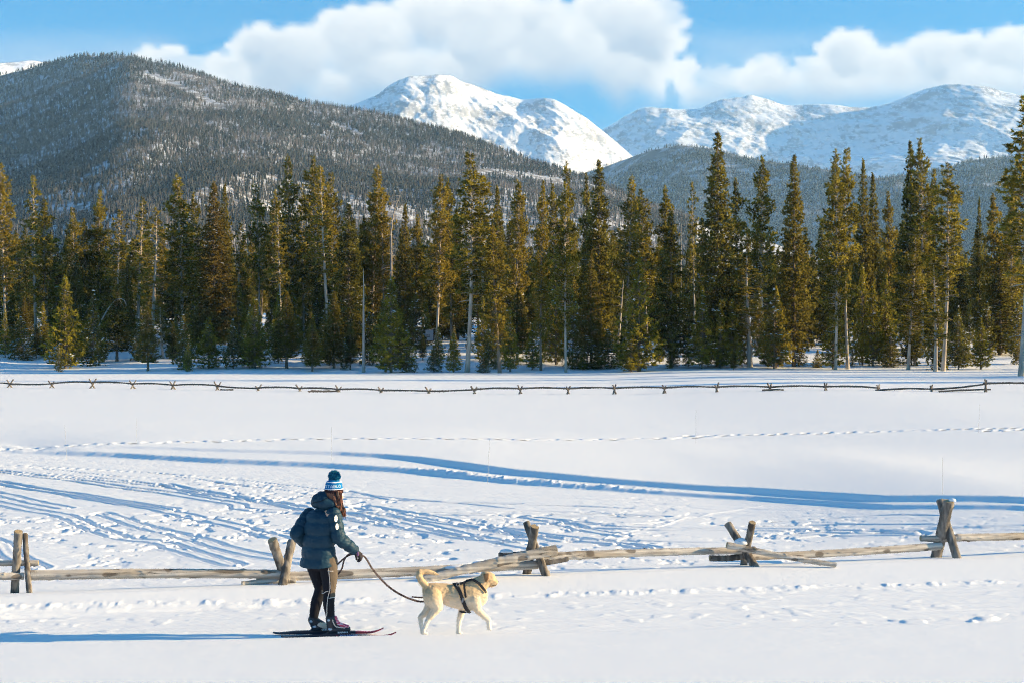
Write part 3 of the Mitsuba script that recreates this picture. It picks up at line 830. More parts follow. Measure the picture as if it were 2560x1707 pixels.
TREES = [  # kind, x, base y, top y, half width (photograph pixels), label
    ('pine0', 18, 884, 404, 40, 'tall golden pine with forked pale trunk at the left edge'),
    ('sparse0', 91, 862, 430, 30, 'thin pine with long white bare trunk, second tall tree from the left edge'),
    ('pine1', 124, 878, 494, 40, 'brownish pine directly right of the white bare trunk near the left edge'),
    ('small0', 54, 899, 795, 32, 'low snowy bush-like spruce near the left edge, under the tall pines'),
    ('young0', 163, 921, 690, 42, 'bright yellow-green young pine standing in front of the stand at far left'),
    ('young1', 196, 897, 790, 24, 'small bright pine touching the right side of the big young pine at far left'),
    ('young1', 231, 896, 780, 27, 'bushy bright young pine beside the bent dead trunk'),
    ('pine2', 176, 868, 515, 27, 'slim pine with pale upper trunk behind the big young pine at far left'),
    ('pine1', 216, 864, 545, 30, 'dark brown pine rising behind the bent dead trunk'),
    ('pine1', 255, 862, 472, 34, 'narrow tall pine with spiky top, just right of the bent dead trunk'),
    ('sparse0', 296, 874, 517, 30, 'lone slim pine with clear grey trunk on open snow, left quarter'),
    ('sparse1', 344, 858, 490, 32, 'thin see-through pine behind, below the snow patch of the long hill'),
    ('sparse1', 378, 882, 518, 38, 'pine with bushy top and long bare lower trunk, left quarter'),
    ('small1', 346, 903, 795, 19, 'narrow little snow dusted spruce alone on the snow, left quarter'),
    ('sparse1', 408, 896, 766, 24, 'spindly sapling with thin stem on open snow, left quarter'),
    ('small0', 449, 894, 815, 34, 'dark ragged snowy bush left of the small bright pine'),
    ('pine3', 455, 872, 436, 46, 'tall full golden pine with flat-topped crest, left of the reddish spruce'),
    ('pine0', 485, 866, 478, 30, 'pine with pale stem joined to the left side of the reddish spruce'),
    ('reddish', 535, 880, 452, 49, 'dense cone-shaped spruce with reddish top, above the left rail'),
    ('spruce1', 562, 862, 460, 26, 'dark spruce peeking out behind the right side of the reddish spruce'),
    ('young0', 522, 921, 795, 35, 'small pale green pine at the foot of the reddish spruce'),
    ('sparse0', 594, 866, 552, 22, 'thin greyish pine in the gap right of the reddish spruce'),
    ('small1', 583, 922, 800, 24, 'dark green sapling in front of the gap right of the reddish spruce'),
    ('young0', 637, 921, 745, 36, 'plump green young pine, second one right of the reddish spruce'),
    ('pine2', 646, 874, 455, 28, 'slender pine with grey trunk above the plump green young pine'),
    ('pine0', 676, 868, 470, 28, 'pale brown pine, left neighbour of the bushy headed pine'),
    ('sparse0', 701, 892, 517, 26, 'pine with straight pale trunk showing all the way to the snow'),
    ('pine3', 733, 872, 386, 38, 'tall dark pine with broad bushy head, left of the skier'),
    ('sparse1', 761, 868, 458, 20, 'thin half-bare pine squeezed between two tall pines, left of the skier'),
    ('pine0', 789, 872, 388, 42, 'tall golden pine almost straight above the skier, left of the leaning trunk'),
    ('sparse0', 816, 884, 405, 34, 'tall pine with slightly leaning pale trunk, above the skier'),
    ('pine2', 838, 872, 424, 30, 'golden pine right behind the leaning pale trunk above the skier'),
    ('spruce2', 872, 905, 504, 52, 'dense dark snow dusted spruce left of the bare pole-like snag'),
    ('young1', 782, 922, 790, 21, 'narrow bright yellow sapling above the skier'),
    ('spruce0', 835, 920, 728, 32, 'short dark bushy spruce between yellow sapling and bare pole-like snag'),
    ('snag1', 909, 931, 672, 14, 'bare pale pole-like snag without branches, right of the skier'),
    ('pine3', 932, 868, 411, 42, 'twin-trunked golden pine behind the bare pole-like snag'),
    ('pine2', 964, 870, 478, 26, 'slim golden pine between the twin-trunked pine and the grey snag'),
    ('snag0', 978, 872, 463, 22, 'tall grey dead snag with curled twiggy top'),
    ('spruce1', 1013, 870, 510, 26, 'dark pointed spruce just right of the tall grey snag'),
    ('young0', 978, 931, 695, 45, 'yellow-green front pine with visible lower trunk, beneath the grey snag'),
    ('small0', 1016, 930, 815, 27, 'dark low spruce touching the yellow-green front pine'),
    ('pine0', 1090, 886, 434, 40, 'tall pine with bare bent trunk beside the trail sign'),
    ('pine1', 1128, 872, 443, 30, 'narrow brown pine left of the tallest white-trunked pine'),
    ('pine2', 1167, 931, 377, 54, 'tallest pine of the middle, with long straight white trunk'),
    ('sparse0', 1210, 876, 432, 28, 'thin pine close behind the tallest white-trunked pine'),
    ('young1', 1134, 931, 832, 18, 'little bright cone-shaped pine left of the tallest white-trunked pine'),
    ('small1', 1085, 930, 862, 20, 'tiny snowy spruce left of the little bright cone-shaped pine'),
    ('small1', 1208, 932, 884, 17, 'tiny snow spotted spruce right of the tallest white-trunked pine'),
    ('spruce1', 1243, 878, 464, 29, 'dark narrow spruce below the left slope of the main peak'),
    ('pine1', 1250, 932, 560, 42, 'shaded pine with dark trunk, above the third fence post'),
    ('pine0', 1284, 890, 452, 32, 'pine with yellow lower branches, left of the dead centre of the stand'),
    ('pine2', 1300, 866, 443, 22, 'small pointed pine top showing against the snowy hillside at centre'),
    ('young1', 1331, 924, 806, 22, 'snow dusted sapling with orange tips, right of the third fence post'),
    ('pine1', 1352, 926, 447, 28, 'slim pine with dark trunk foot, below the gap in the range'),
    ('young0', 1390, 912, 624, 30, 'olive young pine in front of two golden pines at centre'),
    ('pine0', 1387, 872, 456, 30, 'golden pine with knotty trunk, left one of two at centre'),
    ('pine3', 1415, 931, 402, 34, 'tall golden pine with thin grey foot, right one of two at centre'),
    ('pine1', 1459, 868, 430, 22, 'thin pine top left of the big dark spruce at centre'),
    ('spruce0', 1497, 908, 398, 48, 'big dark dense spruce with rounded top, right of centre'),
    ('spruce1', 1478, 918, 628, 30, 'pointed half-dead spruce standing before the big dark spruce'),
    ('small0', 1468, 923, 842, 40, 'wide low snow laden spruce on the ground, left of two'),
    ('small0', 1520, 921, 826, 32, 'wide low snow laden spruce on the ground, right of two'),
    ('pine3', 1564, 878, 438, 38, 'round-headed pine with glowing pale stem, right of the big dark spruce'),
    ('snag1', 1549, 898, 700, 14, 'leaning pale bare trunk in the shade, right of centre'),
    ('pine0', 1619, 872, 468, 40, 'broad brown pine under the middle hill'),
    ('young0', 1597, 928, 652, 50, 'large golden front pine with drooping branches, right of centre'),
    ('young1', 1578, 930, 830, 22, 'small yellow pine leaning on the large golden front pine'),
    ('pine1', 1676, 868, 461, 31, 'dull brown pine left of the dark pole, above the second crossed posts'),
    ('spruce0', 1678, 920, 528, 44, 'full green spruce left of the dark pole'),
    ('snag1', 1703, 870, 544, 8, 'short dark broken stub sticking up against the pale hillside'),
    ('sparse0', 1737, 868, 447, 20, 'faded greyish dying pine left of the tall dark spruce'),
    ('spruce2', 1794, 916, 322, 56, 'tallest dark spruce of the right half, towering over its neighbours'),
    ('spruce1', 1806, 914, 582, 40, 'snow streaked spruce in front of the tallest dark spruce'),
    ('young1', 1756, 922, 720, 30, 'bright yellow young pine, left of three before the tallest dark spruce'),
    ('young1', 1800, 921, 755, 22, 'bright yellow young pine, middle of three before the tallest dark spruce'),
    ('young1', 1830, 920, 752, 24, 'bright yellow young pine, right of three before the tallest dark spruce'),
    ('pine1', 1852, 876, 442, 30, 'shaded pine at the right shoulder of the tallest dark spruce'),
    ('pine0', 1908, 882, 382, 38, 'slender pine with white upper trunk, right of the tallest dark spruce'),
    ('sparse1', 1880, 918, 636, 44, 'front pine with leaning pinkish trunk, above the fourth crossed posts'),
    ('young0', 1940, 920, 718, 36, 'bright front pine right of the leaning pinkish trunk'),
    ('spruce0', 1985, 916, 385, 44, 'golden full-bodied spruce with snow patch near its top'),
    ('small1', 1998, 916, 850, 18, 'tiny dark sapling at the foot of the golden full-bodied spruce'),
    ('young1', 2044, 919, 874, 13, 'smallest bright yellow sapling, alone before dark trunks'),
    ('pine3', 2088, 924, 375, 42, 'tall golden pine, left one of a joined pair, dark trunk foot'),
    ('pine2', 2120, 922, 360, 38, 'tall golden pine, right one of a joined pair, bare grey foot'),
    ('spruce1', 2158, 876, 398, 28, 'pointed dark spruce just right of the joined golden pair'),
    ('spruce1', 2182, 872, 432, 26, 'shorter spruce leaning on the right of the pointed dark spruce'),
    ('young0', 2156, 912, 665, 30, 'green young pine with snow specks, left of three under the right summit'),
    ('young0', 2182, 914, 712, 30, 'green young pine with snow specks, middle of three under the right summit'),
    ('young0', 2214, 912, 690, 34, 'green young pine with snow specks, right of three under the right summit'),
    ('small0', 2228, 917, 845, 28, 'low dark spruce with skirt on the snow, right quarter'),
    ('pine1', 2217, 866, 477, 27, 'shorter brown pine in the dip left of the twin-topped pair'),
    ('spruce0', 2276, 884, 352, 38, 'very tall dark spruce, left of the twin-topped pair under the right summit'),
    ('pine0', 2304, 886, 343, 40, 'very tall pine with pale mid trunk, right of the twin-topped pair'),
    ('pine3', 2270, 924, 588, 46, 'wide olive pine in front of the twin-topped pair'),
    ('pine1', 2341, 884, 418, 32, 'dark pine between the twin-topped pair and the leaning pine'),
    ('sparse1', 2338, 928, 660, 34, 'thin grey trunk with sparse olive crown, left of the leaning pine'),
    ('pine2', 2372, 927, 400, 48, 'tall pine whose long pale trunk leans to the right'),
    ('small0', 2400, 911, 800, 28, 'low dark spruce right of the leaning pale trunk'),
    ('spruce1', 2448, 870, 493, 15, 'thin black-green spire against the hazy slope at right'),
    ('young1', 2452, 923, 797, 24, 'compact green young pine on open snow near the right edge'),
    ('pine1', 2497, 880, 480, 32, 'shaded pine left of the big edge trunk'),
    ('spruce2', 2500, 886, 660, 54, 'broad snow laden spruce left of the big edge trunk'),
    ('pine0', 2530, 884, 440, 30, 'golden pine partly behind the big edge trunk'),
    ('pine2', 2552, 940, 236, 70, 'nearest big pine with thick grey trunk at the right edge'),
]
LEAN = {816: -2.2, 2372: 3.2, 1549: 4.5, 1880: 2.0, 18: 1.0}
for i, (kind, sx, by, ty, hw, label) in enumerate(TREES):
    Y = base_depth(sx, by)
    x = px(sx, Y)
    z0 = float(ground(x, Y, False))
    lean = LEAN.get(sx, 0.0)
    put_tree(kind, x - (0.5 * math.tan(math.radians(lean)) * (by - ty) / FS * Y if sx != 1549 else 0.3), Y, EYE - (ty - HY) / FS * Y - z0 + 0.1, hw / FS * Y * 1.42, label, lean=lean, seed=i)

# deeper trees that close the stand, and the edge of the wood going on outside the frame on both sides
LANDMARKS = [(20, 'the tall trees at the left edge'), (91, 'the white bare trunk near the left edge'), (163, 'the big bright young pine at far left'), (235, 'the bent dead trunk'), (296, 'the lone slim pine with grey trunk'),
             (378, 'the bushy topped pine with bare lower trunk'), (455, 'the flat-topped golden pine'), (535, 'the reddish spruce'), (637, 'the plump green young pine'), (733, 'the broad bushy headed pine'),
             (816, 'the leaning pale trunk above the skier'), (909, 'the bare pole-like snag'), (978, 'the grey twiggy snag'), (1062, 'the trail sign'), (1167, 'the tallest white-trunked pine'), (1243, 'the dark narrow spruce near the middle'),
             (1331, 'the orange tipped sapling'), (1400, 'the two golden pines at centre'), (1497, 'the big dark spruce'), (1597, 'the large golden front pine'), (1703, 'the dark broken stub'), (1794, 'the tallest dark spruce'),
             (1908, 'the white upper trunk near the tallest spruce'), (1985, 'the golden full-bodied spruce'), (2104, 'the joined golden pair'), (2182, 'the three speckled young pines'), (2290, 'the twin-topped pair'), (2372, 'the long leaning pale trunk'),
             (2448, 'the black-green spire'), (2530, 'the big edge trunk')]


def behind(sx):
    return min(LANDMARKS, key=lambda l: abs(l[0] - sx))[1]


ORD = ['leftmost', 'second', 'third', 'fourth', 'fifth', 'sixth', 'seventh', 'eighth', 'ninth', 'tenth', 'eleventh', 'twelfth', 'thirteenth', 'fourteenth']
CNT = ['none', 'one', 'two', 'three', 'four', 'five', 'six', 'seven', 'eight', 'nine', 'ten', 'eleven', 'twelve', 'thirteen', 'fourteen']


def rank(i, n):
    if n == 2:
        return ('left of two', 'right of two')[i]
    if n == 3:
        return ('left of three', 'middle of three', 'right of three')[i]
    if i == n - 1:
        return f'rightmost of {CNT[n]}'
    return f'leftmost of {CNT[n]}' if i == 0 else f'{ORD[i]} of {CNT[n]} from left'


_rng = np.random.default_rng(77)
deep = []
for k in range(185):
    Y = _rng.uniform(185, 285)
    sx = -60 + 2680 * (k + _rng.uniform(0, 1)) / 185
    # the gaps that show the far hillside stay open
    if 318 < sx < 335 or 990 < sx < 1040 or 1670 < sx < 1720 or 2185 < sx < 2200 or 1440 < sx < 1450:
        if _rng.uniform() < 0.7:
            continue
    kind = ('pine1', 'spruce1', 'pine1', 'spruce0', 'spruce2')[_rng.integers(0, 5)]
    h = _rng.uniform(11, 18.5)
    deep.append((sx, Y, kind, h, h * _rng.uniform(0.13, 0.17), 'shaded spruce' if kind.startswith('spruce') else 'shaded pine'))
for k in range(190):
    Y = _rng.uniform(153, 225)
    sx = -40 + 2640 * (k + _rng.uniform(0, 1)) / 190
    kind = ('small0', 'small1', 'young1', 'spruce1', 'young0')[_rng.integers(0, 5)]
    h = _rng.uniform(2.2, 9.0)
    if 270 < sx < 420 and _rng.uniform() < 0.8:
        continue
    deep.append((sx, Y, kind, h, h * _rng.uniform(0.18, 0.26), 'low spruce' if kind[0] == 's' else 'low pine'))
sets = {}
for t in deep:
    sets.setdefault((t[5], behind(t[0])), []).append(t)
for (what, lm), ts in sets.items():
    ts.sort()
    for i, (sx, Y, kind, h, r, _) in enumerate(ts):
        put_tree(kind, px(sx, Y), Y, h, r, f'{what} behind {lm}' + (f', {rank(i, len(ts))}' if len(ts) > 1 else ''), group=f'conifers behind {lm}', seed=i)
for k in range(40):
    x = 45 + 80 * (k + _rng.uniform(0, 1)) / 40
    Y = _rng.uniform(100, 150)
    if x < 0.372 * Y + 4:
        continue
    h = _rng.uniform(12, 21)
    put_tree(('pine0', 'pine3', 'spruce0', 'sparse1', 'sparse0')[k % 5], x, Y, h, h * 0.10, 'conifer of the same wood beyond the right edge of the photograph', group='wood going on beyond the right edge', seed=900 + k)
for k in range(14):
    Y = 165 + 60 * _rng.uniform()
    x = -0.375 * Y - 3 - 40 * (k + _rng.uniform(0, 1)) / 14
    h = _rng.uniform(13, 20)
    put_tree(('pine0', 'pine1', 'spruce1', 'pine2')[k % 4], x, Y, h, h * 0.12, 'conifer of the same wood beyond the left edge of the photograph', group='wood going on beyond the left edge', seed=950 + k)

# the wood going on over the rise behind: one mass seen only through gaps
_mid = []
for s in range(5):
    t = make_tree(200 + s, 16, 1.9, 0.12 if s % 2 else 0.22, 'spruce' if s % 2 else 'pine', dz=0.8, nb=7, fill=1.0, L=0.9, W=0.16, k=3)
    m = join([t['crown']])
    _mid.append((np.array(m.vertices) / 16, np.array(m.faces)))
_rng = np.random.default_rng(15)
n = 330
u = _rng.uniform(-0.42, 0.42, n)
Y = np.sqrt(_rng.uniform(290 ** 2, 690 ** 2, n))
add('valley_forest', plant(_mid, u * Y, Y, ground(u * Y, Y, False) - 0.3, _rng.uniform(11, 19, n), _rng), 'spruce_needles', smooth=False, label='dark wood going on over the rise behind the tree line', category='forest', kind='stuff')

# ---------------------------------------------------------------- log fences


def log(a, b, r0, r1, seed, n=14, sides=12, bow=0.02, knots=5, rough=0.0):
    """A peeled log between two points: slightly bowed, tapered, knotty, with flat sawn ends."""
    rng = np.random.default_rng(seed)
    a, b = np.asarray(a, float), np.asarray(b, float)
    t = np.linspace(0, 1, n)
    p = a + (b - a) * t[:, None]
    p[:, 2] += bow * np.sin(np.pi * t) * rng.choice([-1, 1]) + (0.0008 if rough else 0.004) * rng.normal(size=n)
    r = r0 + (r1 - r0) * t + (0.0015 if rough else 0.004) * rng.normal(size=n)
    m = tube(p, r, sides)
    v = m.vertices.copy()
    L = np.linalg.norm(b - a)
    for _ in range(knots):
        k = rng.integers(1, n - 1)
        i = k * sides + rng.integers(0, sides)
        c = p[k]
        v[i] = c + (v[i] - c) * (1 + 0.014 / r[k])
    e = v - (a + np.clip(((v - a) @ (b - a)) / L ** 2, 0, 1)[:, None] * (b - a))
    s = rough * (meshkit.fbm(v * 9 + seed, 3, seed % 50) - 0.5) + 0.6 * rough * (meshkit.fbm((e / r.mean() * 2.2) + 0.6 * v, 2, seed % 50) - 0.5)
    v = v + e / (np.linalg.norm(e, axis=1, keepdims=True) + 1e-6) * s[:, None]
    return trimesh.Trimesh(v, m.faces, process=False)


def end_disc(a, b, r):
    """The sawn end at a of a log from a to b, 3 mm proud."""
    a, b = np.asarray(a, float), np.asarray(b, float)
    d = (a - b) / np.linalg.norm(a - b)
    return tube([a, a + d * 0.004], [r * 0.93, r * 0.90], 14)


def snow_cap(c, rx, ry, h, seed):
    m = trimesh.creation.icosphere(subdivisions=3, radius=1.0)
    v = m.vertices * [rx, ry, h]
    v *= 1 + 0.35 * (meshkit.fbm(v * 9 + seed, 3, seed) - 0.5)[:, None]
    v[:, 2] = np.maximum(v[:, 2], -0.35 * h)
    return trimesh.Trimesh(v + c, m.faces, process=False)


NF = thing('log_fence', 'near weathered buck and rail log fence running behind the skier and dog', 'log fence')
_n = [0]


def near_post(top, bottom, Yt, Yb, wpx):
    """A post from its top to where it meets the snow, sunk on into the snow."""
    _n[0] += 1
    a, b = P(*top, Yt), P(*bottom, Yb)
    r = 0.5 * wpx / FS * 0.5 * (Yt + Yb)
    e = b + (b - a) * 0.45 / np.linalg.norm(b - a)
    k = add('post', log(a, e, r * 0.97, r * 1.05, 500 + _n[0], n=34, sides=18, bow=0.012, rough=0.012), 'post_wood', NF, smooth=50)
    add('cut_end', end_disc(a, b, r * 0.95), 'cut_wood', k, smooth=False)
    return a, r


def near_rail(p0, p1, Y0, Y1, w0, w1, end0=True, end1=False, label=None, mat_='rail_wood', bow=0.015):
    _n[0] += 1
    a, b = P(*p0, Y0), P(*p1, Y1)
    r0, r1 = 0.5 * w0 / FS * Y0, 0.5 * w1 / FS * Y1
    k = add('rail', log(a, b, r0, r1, 500 + _n[0], n=70, sides=18, bow=bow, knots=12, rough=0.006), mat_, NF, smooth=50, label=label)
    if end0:
        add('cut_end', end_disc(a, b, r0 * 0.95), 'cut_wood', k, smooth=False)
    if end1:
        add('cut_end', end_disc(b, a, r1 * 0.95), 'cut_wood', k, smooth=False)
    return a, b


# crossed posts, from the left: (top, bottom) pixel pairs, depths
near_post((46, 1328), (37, 1474), 18.05, 18.35, 21)
near_post((62, 1334), (73, 1474), 18.45, 18.10, 14)
near_post((681, 1348), (717, 1454), 18.55, 18.85, 24)
t2 = near_post((730, 1351), (709, 1453), 18.90, 18.62, 22)
near_post((1316, 1305), (1366, 1444), 19.70, 19.35, 19)
t3 = near_post((1337, 1315), (1315, 1447), 19.35, 19.70, 22)
near_post((1819, 1308), (1886, 1415), 20.55, 20.20, 20)
t4 = near_post((1881, 1305), (1858, 1418), 20.20, 20.55, 18)
t5 = near_post((2372, 1252), (2340, 1394), 21.15, 21.40, 27)
near_post((2350, 1249), (2393, 1394), 21.45, 21.10, 20)
# rails: left end, right end, depths, widths
near_rail((-260, 1417), (96, 1406), 18.0, 18.32, 14, 14, end0=False, end1=True)
near_rail((-260, 1434), (60, 1439), 17.9, 18.22, 20, 18, end0=False)
near_rail((78, 1437), (706, 1434), 18.25, 18.72, 26, 22)
near_rail((604, 1459), (740, 1449), 18.62, 18.78, 13, 13)
near_rail((640, 1442), (1345, 1410), 18.74, 19.52, 24, 22, end0=False)
near_rail((1240, 1418), (1420, 1395), 19.40, 19.62, 16, 15, mat_='post_wood')
near_rail((1060, 1448), (1391, 1373), 18.9, 19.30, 20, 26, end1=True, label='fallen rail slanting up over the third crossed posts')
near_rail((1247, 1388), (1330, 1380), 19.50, 19.55, 16, 16, mat_='post_wood')
near_rail((1355, 1391), (1868, 1375), 19.55, 20.36, 22, 17)
near_rail((1774, 1394), (1862, 1389), 20.30, 20.36, 15, 15, mat_='post_wood')
near_rail((1862, 1391), (2352, 1364), 20.36, 21.26, 18, 19, end0=False)
near_rail((1817, 1361), (2090, 1411), 20.12, 20.15, 17, 12, label='fallen rail sloping from the fourth crossed posts into the snow')
near_rail((2301, 1344), (2400, 1343), 21.27, 21.30, 15, 17)
near_rail((2392, 1343), (2900, 1326), 21.30, 22.4, 19, 18, end0=False)
# snow lying on the fence
add('snow_cap', snow_cap(P(1853, 1355, 20.35), 0.10, 0.09, 0.06, 3), 'snow', NF, smooth=True, label='snow lodged in the fourth crossed posts')
add('snow_cap', snow_cap(P(2381, 1250, 21.15), 0.055, 0.05, 0.035, 4), 'snow', NF, smooth=True)
add('snow_cap', snow_cap(P(1354, 1372, 19.55), 0.05, 0.06, 0.05, 5), 'snow', NF, smooth=True)
add('snow_cap', snow_cap(P(1265, 1378, 19.52), 0.09, 0.05, 0.035, 6), 'snow', NF, smooth=True)
add('snow_cap', snow_cap(P(1344, 1313, 19.4), 0.04, 0.04, 0.02, 7), 'snow', NF, smooth=True)
add('snow_cap', snow_cap(P(1140, 1418, 19.2), 0.16, 0.05, 0.035, 8), 'snow', NF, smooth=True)
add('snow_cap', snow_cap(P(1205, 1406, 19.3), 0.14, 0.05, 0.03, 9), 'snow', NF, smooth=True)

FF = thing('rail_fence', 'far log fence half buried in snow, running across below the tree line', 'log fence')
FAR = [(24, 958), (130, 958), (231, 955), (333, 959), (433, 962), (543, 963), (645, 969), (750, 970), (846, 973), (952, 975), (1072, 977), (1186, 973), (1301, 971), (1420, 971), (1537, 970), (1661, 969), (1792, 967), (1926, 967), (2064, 966), (2194, 969), (2330, 972), (2464, 958), (2600, 960)]
FLEN = [0.42, 0.40, 0.5, 0.42, 0.38, 0.55, 0.42, 0.5, 0.30, 0.35, 0.15, 0.5, 0.5, 0.5, 0.45, 0.5, 0.65, 0.7, 0.85, 0.9, 0.1, 0.9, 0.6]
_rng = np.random.default_rng(9)
fp = []
for (sx, sy), hgt in zip(FAR, FLEN):
    Y = np.interp(sx, [0, 1000, 1900, 2600], [106, 94, 92, 86])
    x = px(sx, Y)
    z = float(ground(x, Y, False))
    fp.append((x, Y, z, P(sx, sy, Y)[2], hgt))
fp = [(fp[0][0] - 3.4, fp[0][1] + 0.5, fp[0][2], fp[0][3], 0.45)] + fp
for i, (x, Y, z, zr, hgt) in enumerate(fp):
    zr = max(zr, z + 0.10)
    for s in (-1, 1):
        top = np.array([x + s * 0.16 + _rng.normal(0, 0.05), Y + s * 0.28, zr + 0.19 + _rng.uniform(-0.06, 0.12)])
        bot = np.array([x - s * 0.20, Y - s * 0.35, z - 0.25])
        add('post', log(top, bot, 0.048, 0.055, 700 + 2 * i + s, n=5, sides=7), 'old_rail' if s < 0 else 'post_wood', FF, smooth=50)
    if i:
        x0, Y0, z0, q0, _ = fp[i - 1]
        a, b = np.array([x0 - 0.15, Y0, max(q0, z0 + 0.05)]), np.array([x + 0.15, Y, zr])
        if i == 21:
            a[2] = z0 + 0.02
        add('rail', log(a, b, 0.062, 0.05, 760 + i, n=10, sides=8, bow=0.07 if i not in (11, 12) else 0.02), 'old_rail', FF, smooth=50)
for i, (dx, dz, L) in {6: (0.3, 0.0, 0.9), 8: (0.8, 0.0, 1.3), 9: (-2.0, 0.03, 2.0), 18: (-0.6, 0.02, 1.4), 22: (-3.0, 0.12, 3.2)}.items():
    x, Y, z, zr, _ = fp[i]
    a, b = np.array([x + dx, Y - 0.4, z + 0.05]), np.array([x + dx + L, Y - 0.35, z + 0.06 + dz])
    add('rail', log(a, b, 0.06, 0.05, 790 + i, n=6, sides=7), 'old_rail', FF, smooth=50)

# thin wands that mark the trail edges
mat('wand', (0.62, 0.58, 0.52), 0.7, 0.2)
for sx, y0, y1, dx, z, label in [(168, 1136, 1062, -6, 0.1, 'thin marker wand at the left end of the snow cut'), (340, 1104, 1045, 1, 0.2, 'thin marker wand behind the boot prints at left'),
                                 (828, 1140, 1066, 0, 0.2, 'thin marker wand rising above the bobble of the hat'), (1218, 1182, 1098, 6, 0.2, 'thin marker wand on the lip of the snow cut, right of the skier'),
                                 (1740, 1079, 1022, 0, 0.25, 'thin marker wand by the boot prints, right of centre'), (2445, 1070, 1008, 5, 0.25, 'thin marker wand by the boot prints near the right edge'),
                                 (2356, 1262, 1143, 0, 0.15, 'thin tall marker wand behind the right hand crossed posts')]:
    Y = (EYE - z) * FS / (y1 * 0 + y0 - HY)
    a, b = P(sx, y0, Y), P(sx + dx, y1, Y)
    a[2] = float(ground(a[0], Y, False)) - 0.15
    k = add('marker_wand', tube([a, b], [0.0045, 0.004], 6), 'wand', None, smooth=True, label=label, category='marker wand')

# bent dead trunk and trail sign at the wood's edge
Yb = base_depth(237, 905)
pts = [P(236, 912, Yb), P(238, 870, Yb), P(246, 820, Yb), P(263, 785, Yb), P(282, 758, Yb), P(297, 747, Yb - 0.2), P(311, 752, Yb - 0.4), P(316, 766, Yb - 0.5)]
add('bent_trunk', join([tube(spline(pts, 24), np.linspace(0.13, 0.03, 24), 9)] + [tube([pts[k] + [0, 0, 0], pts[k] + np.array([dx, 0.1, dz])], [0.03, 0.008], 4) for k, dx, dz in [(3, 0.6, -0.5), (4, 0.5, -0.6), (5, 0.5, -0.9), (2, -0.4, 0.5)]]),
    'dead_wood', None, smooth=40, label='bare dead trunk bent over like a hook on the left', category='dead tree')
SG = thing('trail_sign', 'pale panel trail sign in dark frame, on a post among the middle trees', 'sign')
Ys = base_depth(1062, 872)
c = P(1064, 838, Ys)
w, h = 19 / FS * Ys, 13 / FS * Ys
mat('sign_panel', (0.40, 0.42, 0.45), 0.6, 0.3)
mat('sign_frame', (0.10, 0.075, 0.055), 0.8, 0.2)


def box(size, at, rot=None):
    m = trimesh.creation.box(size)
    if rot is not None:
        m.apply_transform(trimesh.transformations.rotation_matrix(rot[0], rot[1]))
    m.apply_translation(at)
    return m


add('panel', box([2 * w, 0.05, 2 * h], c), 'sign_panel', SG, smooth=False)
for s, k in ((1, 0), (-1, 1)):
    add('frame_board', box([2 * w + 0.24, 0.12, 0.12], c + [0, 0, s * (h + 0.06)]), 'sign_frame', SG, smooth=False)
    add('frame_board', box([0.12, 0.12, 2 * h - 0.004], c + [s * (w + 0.06), 0, 0]), 'sign_frame', SG, smooth=False)
for k in range(2):
    add('text_board', box([w * 0.95, 0.02, 0.10], c + [0.1, -0.036, -0.02 - 0.2 * k]), 'sign_frame', SG, smooth=False)
gz = float(ground(c[0], Ys, False))
for s in (-0.05,):
    add('post', box([0.22, 0.16, c[2] - h - 0.12 - gz + 0.4], [c[0] + s, Ys + 0.02, (c[2] - h - 0.12 + gz - 0.4) / 2]), 'sign_frame', SG, smooth=False)

# ---------------------------------------------------------------- figures: tools


def ball(p, r, n=20):
    return m3.Manifold.sphere(float(r), n).translate([float(v) for v in p])


def bone(p0, r0, p1, r1):
    return m3.Manifold.batch_hull([ball(p0, r0), ball(p1, r1)])


def chain(pts, radii):
    return [bone(pts[i], radii[i], pts[i + 1], radii[i + 1]) for i in range(len(pts) - 1)]


def to_trimesh(man):
    m = man.to_mesh()
    return trimesh.Trimesh(np.array(m.vert_properties[:, :3]), np.array(m.tri_verts), process=True)


def flesh(parts, edge=0.012, smooth=12, lamb=0.5):
    """All bones joined, refined and smoothed into one continuous surface."""
    man = m3.Manifold.batch_boolean(parts, m3.OpType.Add) if len(parts) > 1 else parts[0]
    m = to_trimesh(man.refine_to_length(edge))
    trimesh.smoothing.filter_taubin(m, lamb=lamb, nu=lamb + 0.03, iterations=smooth)
    return m


def ring(c, yaw, a, b, n=22, tilt=(0, 0)):
    """An elliptical ring: half width a across the shoulders, half depth b along the facing direction."""
    t = np.arange(n) * 2 * np.pi / n
    f, r = np.array([math.cos(yaw), math.sin(yaw), 0]), np.array([math.sin(yaw), -math.cos(yaw), 0])
    p = np.asarray(c) + np.outer(a * np.cos(t), r) + np.outer(b * np.sin(t), f)
    p[:, 2] += tilt[0] * (a * np.cos(t)) + tilt[1] * (b * np.sin(t))
    return p


def loft(rings):
    return [m3.Manifold.hull_points(np.vstack([rings[i], rings[i + 1]])) for i in range(len(rings) - 1)]


def front_point(mesh, x, z, tol=0.018, far=False):
    """The surface point of the mesh nearest to the camera at (x, z), and its normal."""
    v, n = mesh.vertices, mesh.vertex_normals
    d = np.hypot(v[:, 0] - x, v[:, 2] - z)
    k = np.nonzero(d < tol)[0]
    if len(k) == 0:
        i = int(np.argmin(d))
    else:
        y = v[k, 1]
        i = int(k[np.argmax(y)] if far else k[np.argmin(y)])
    return np.array([v[i, 0] if d[i] > tol else x, v[i, 1], v[i, 2] if d[i] > tol else z]), n[i]


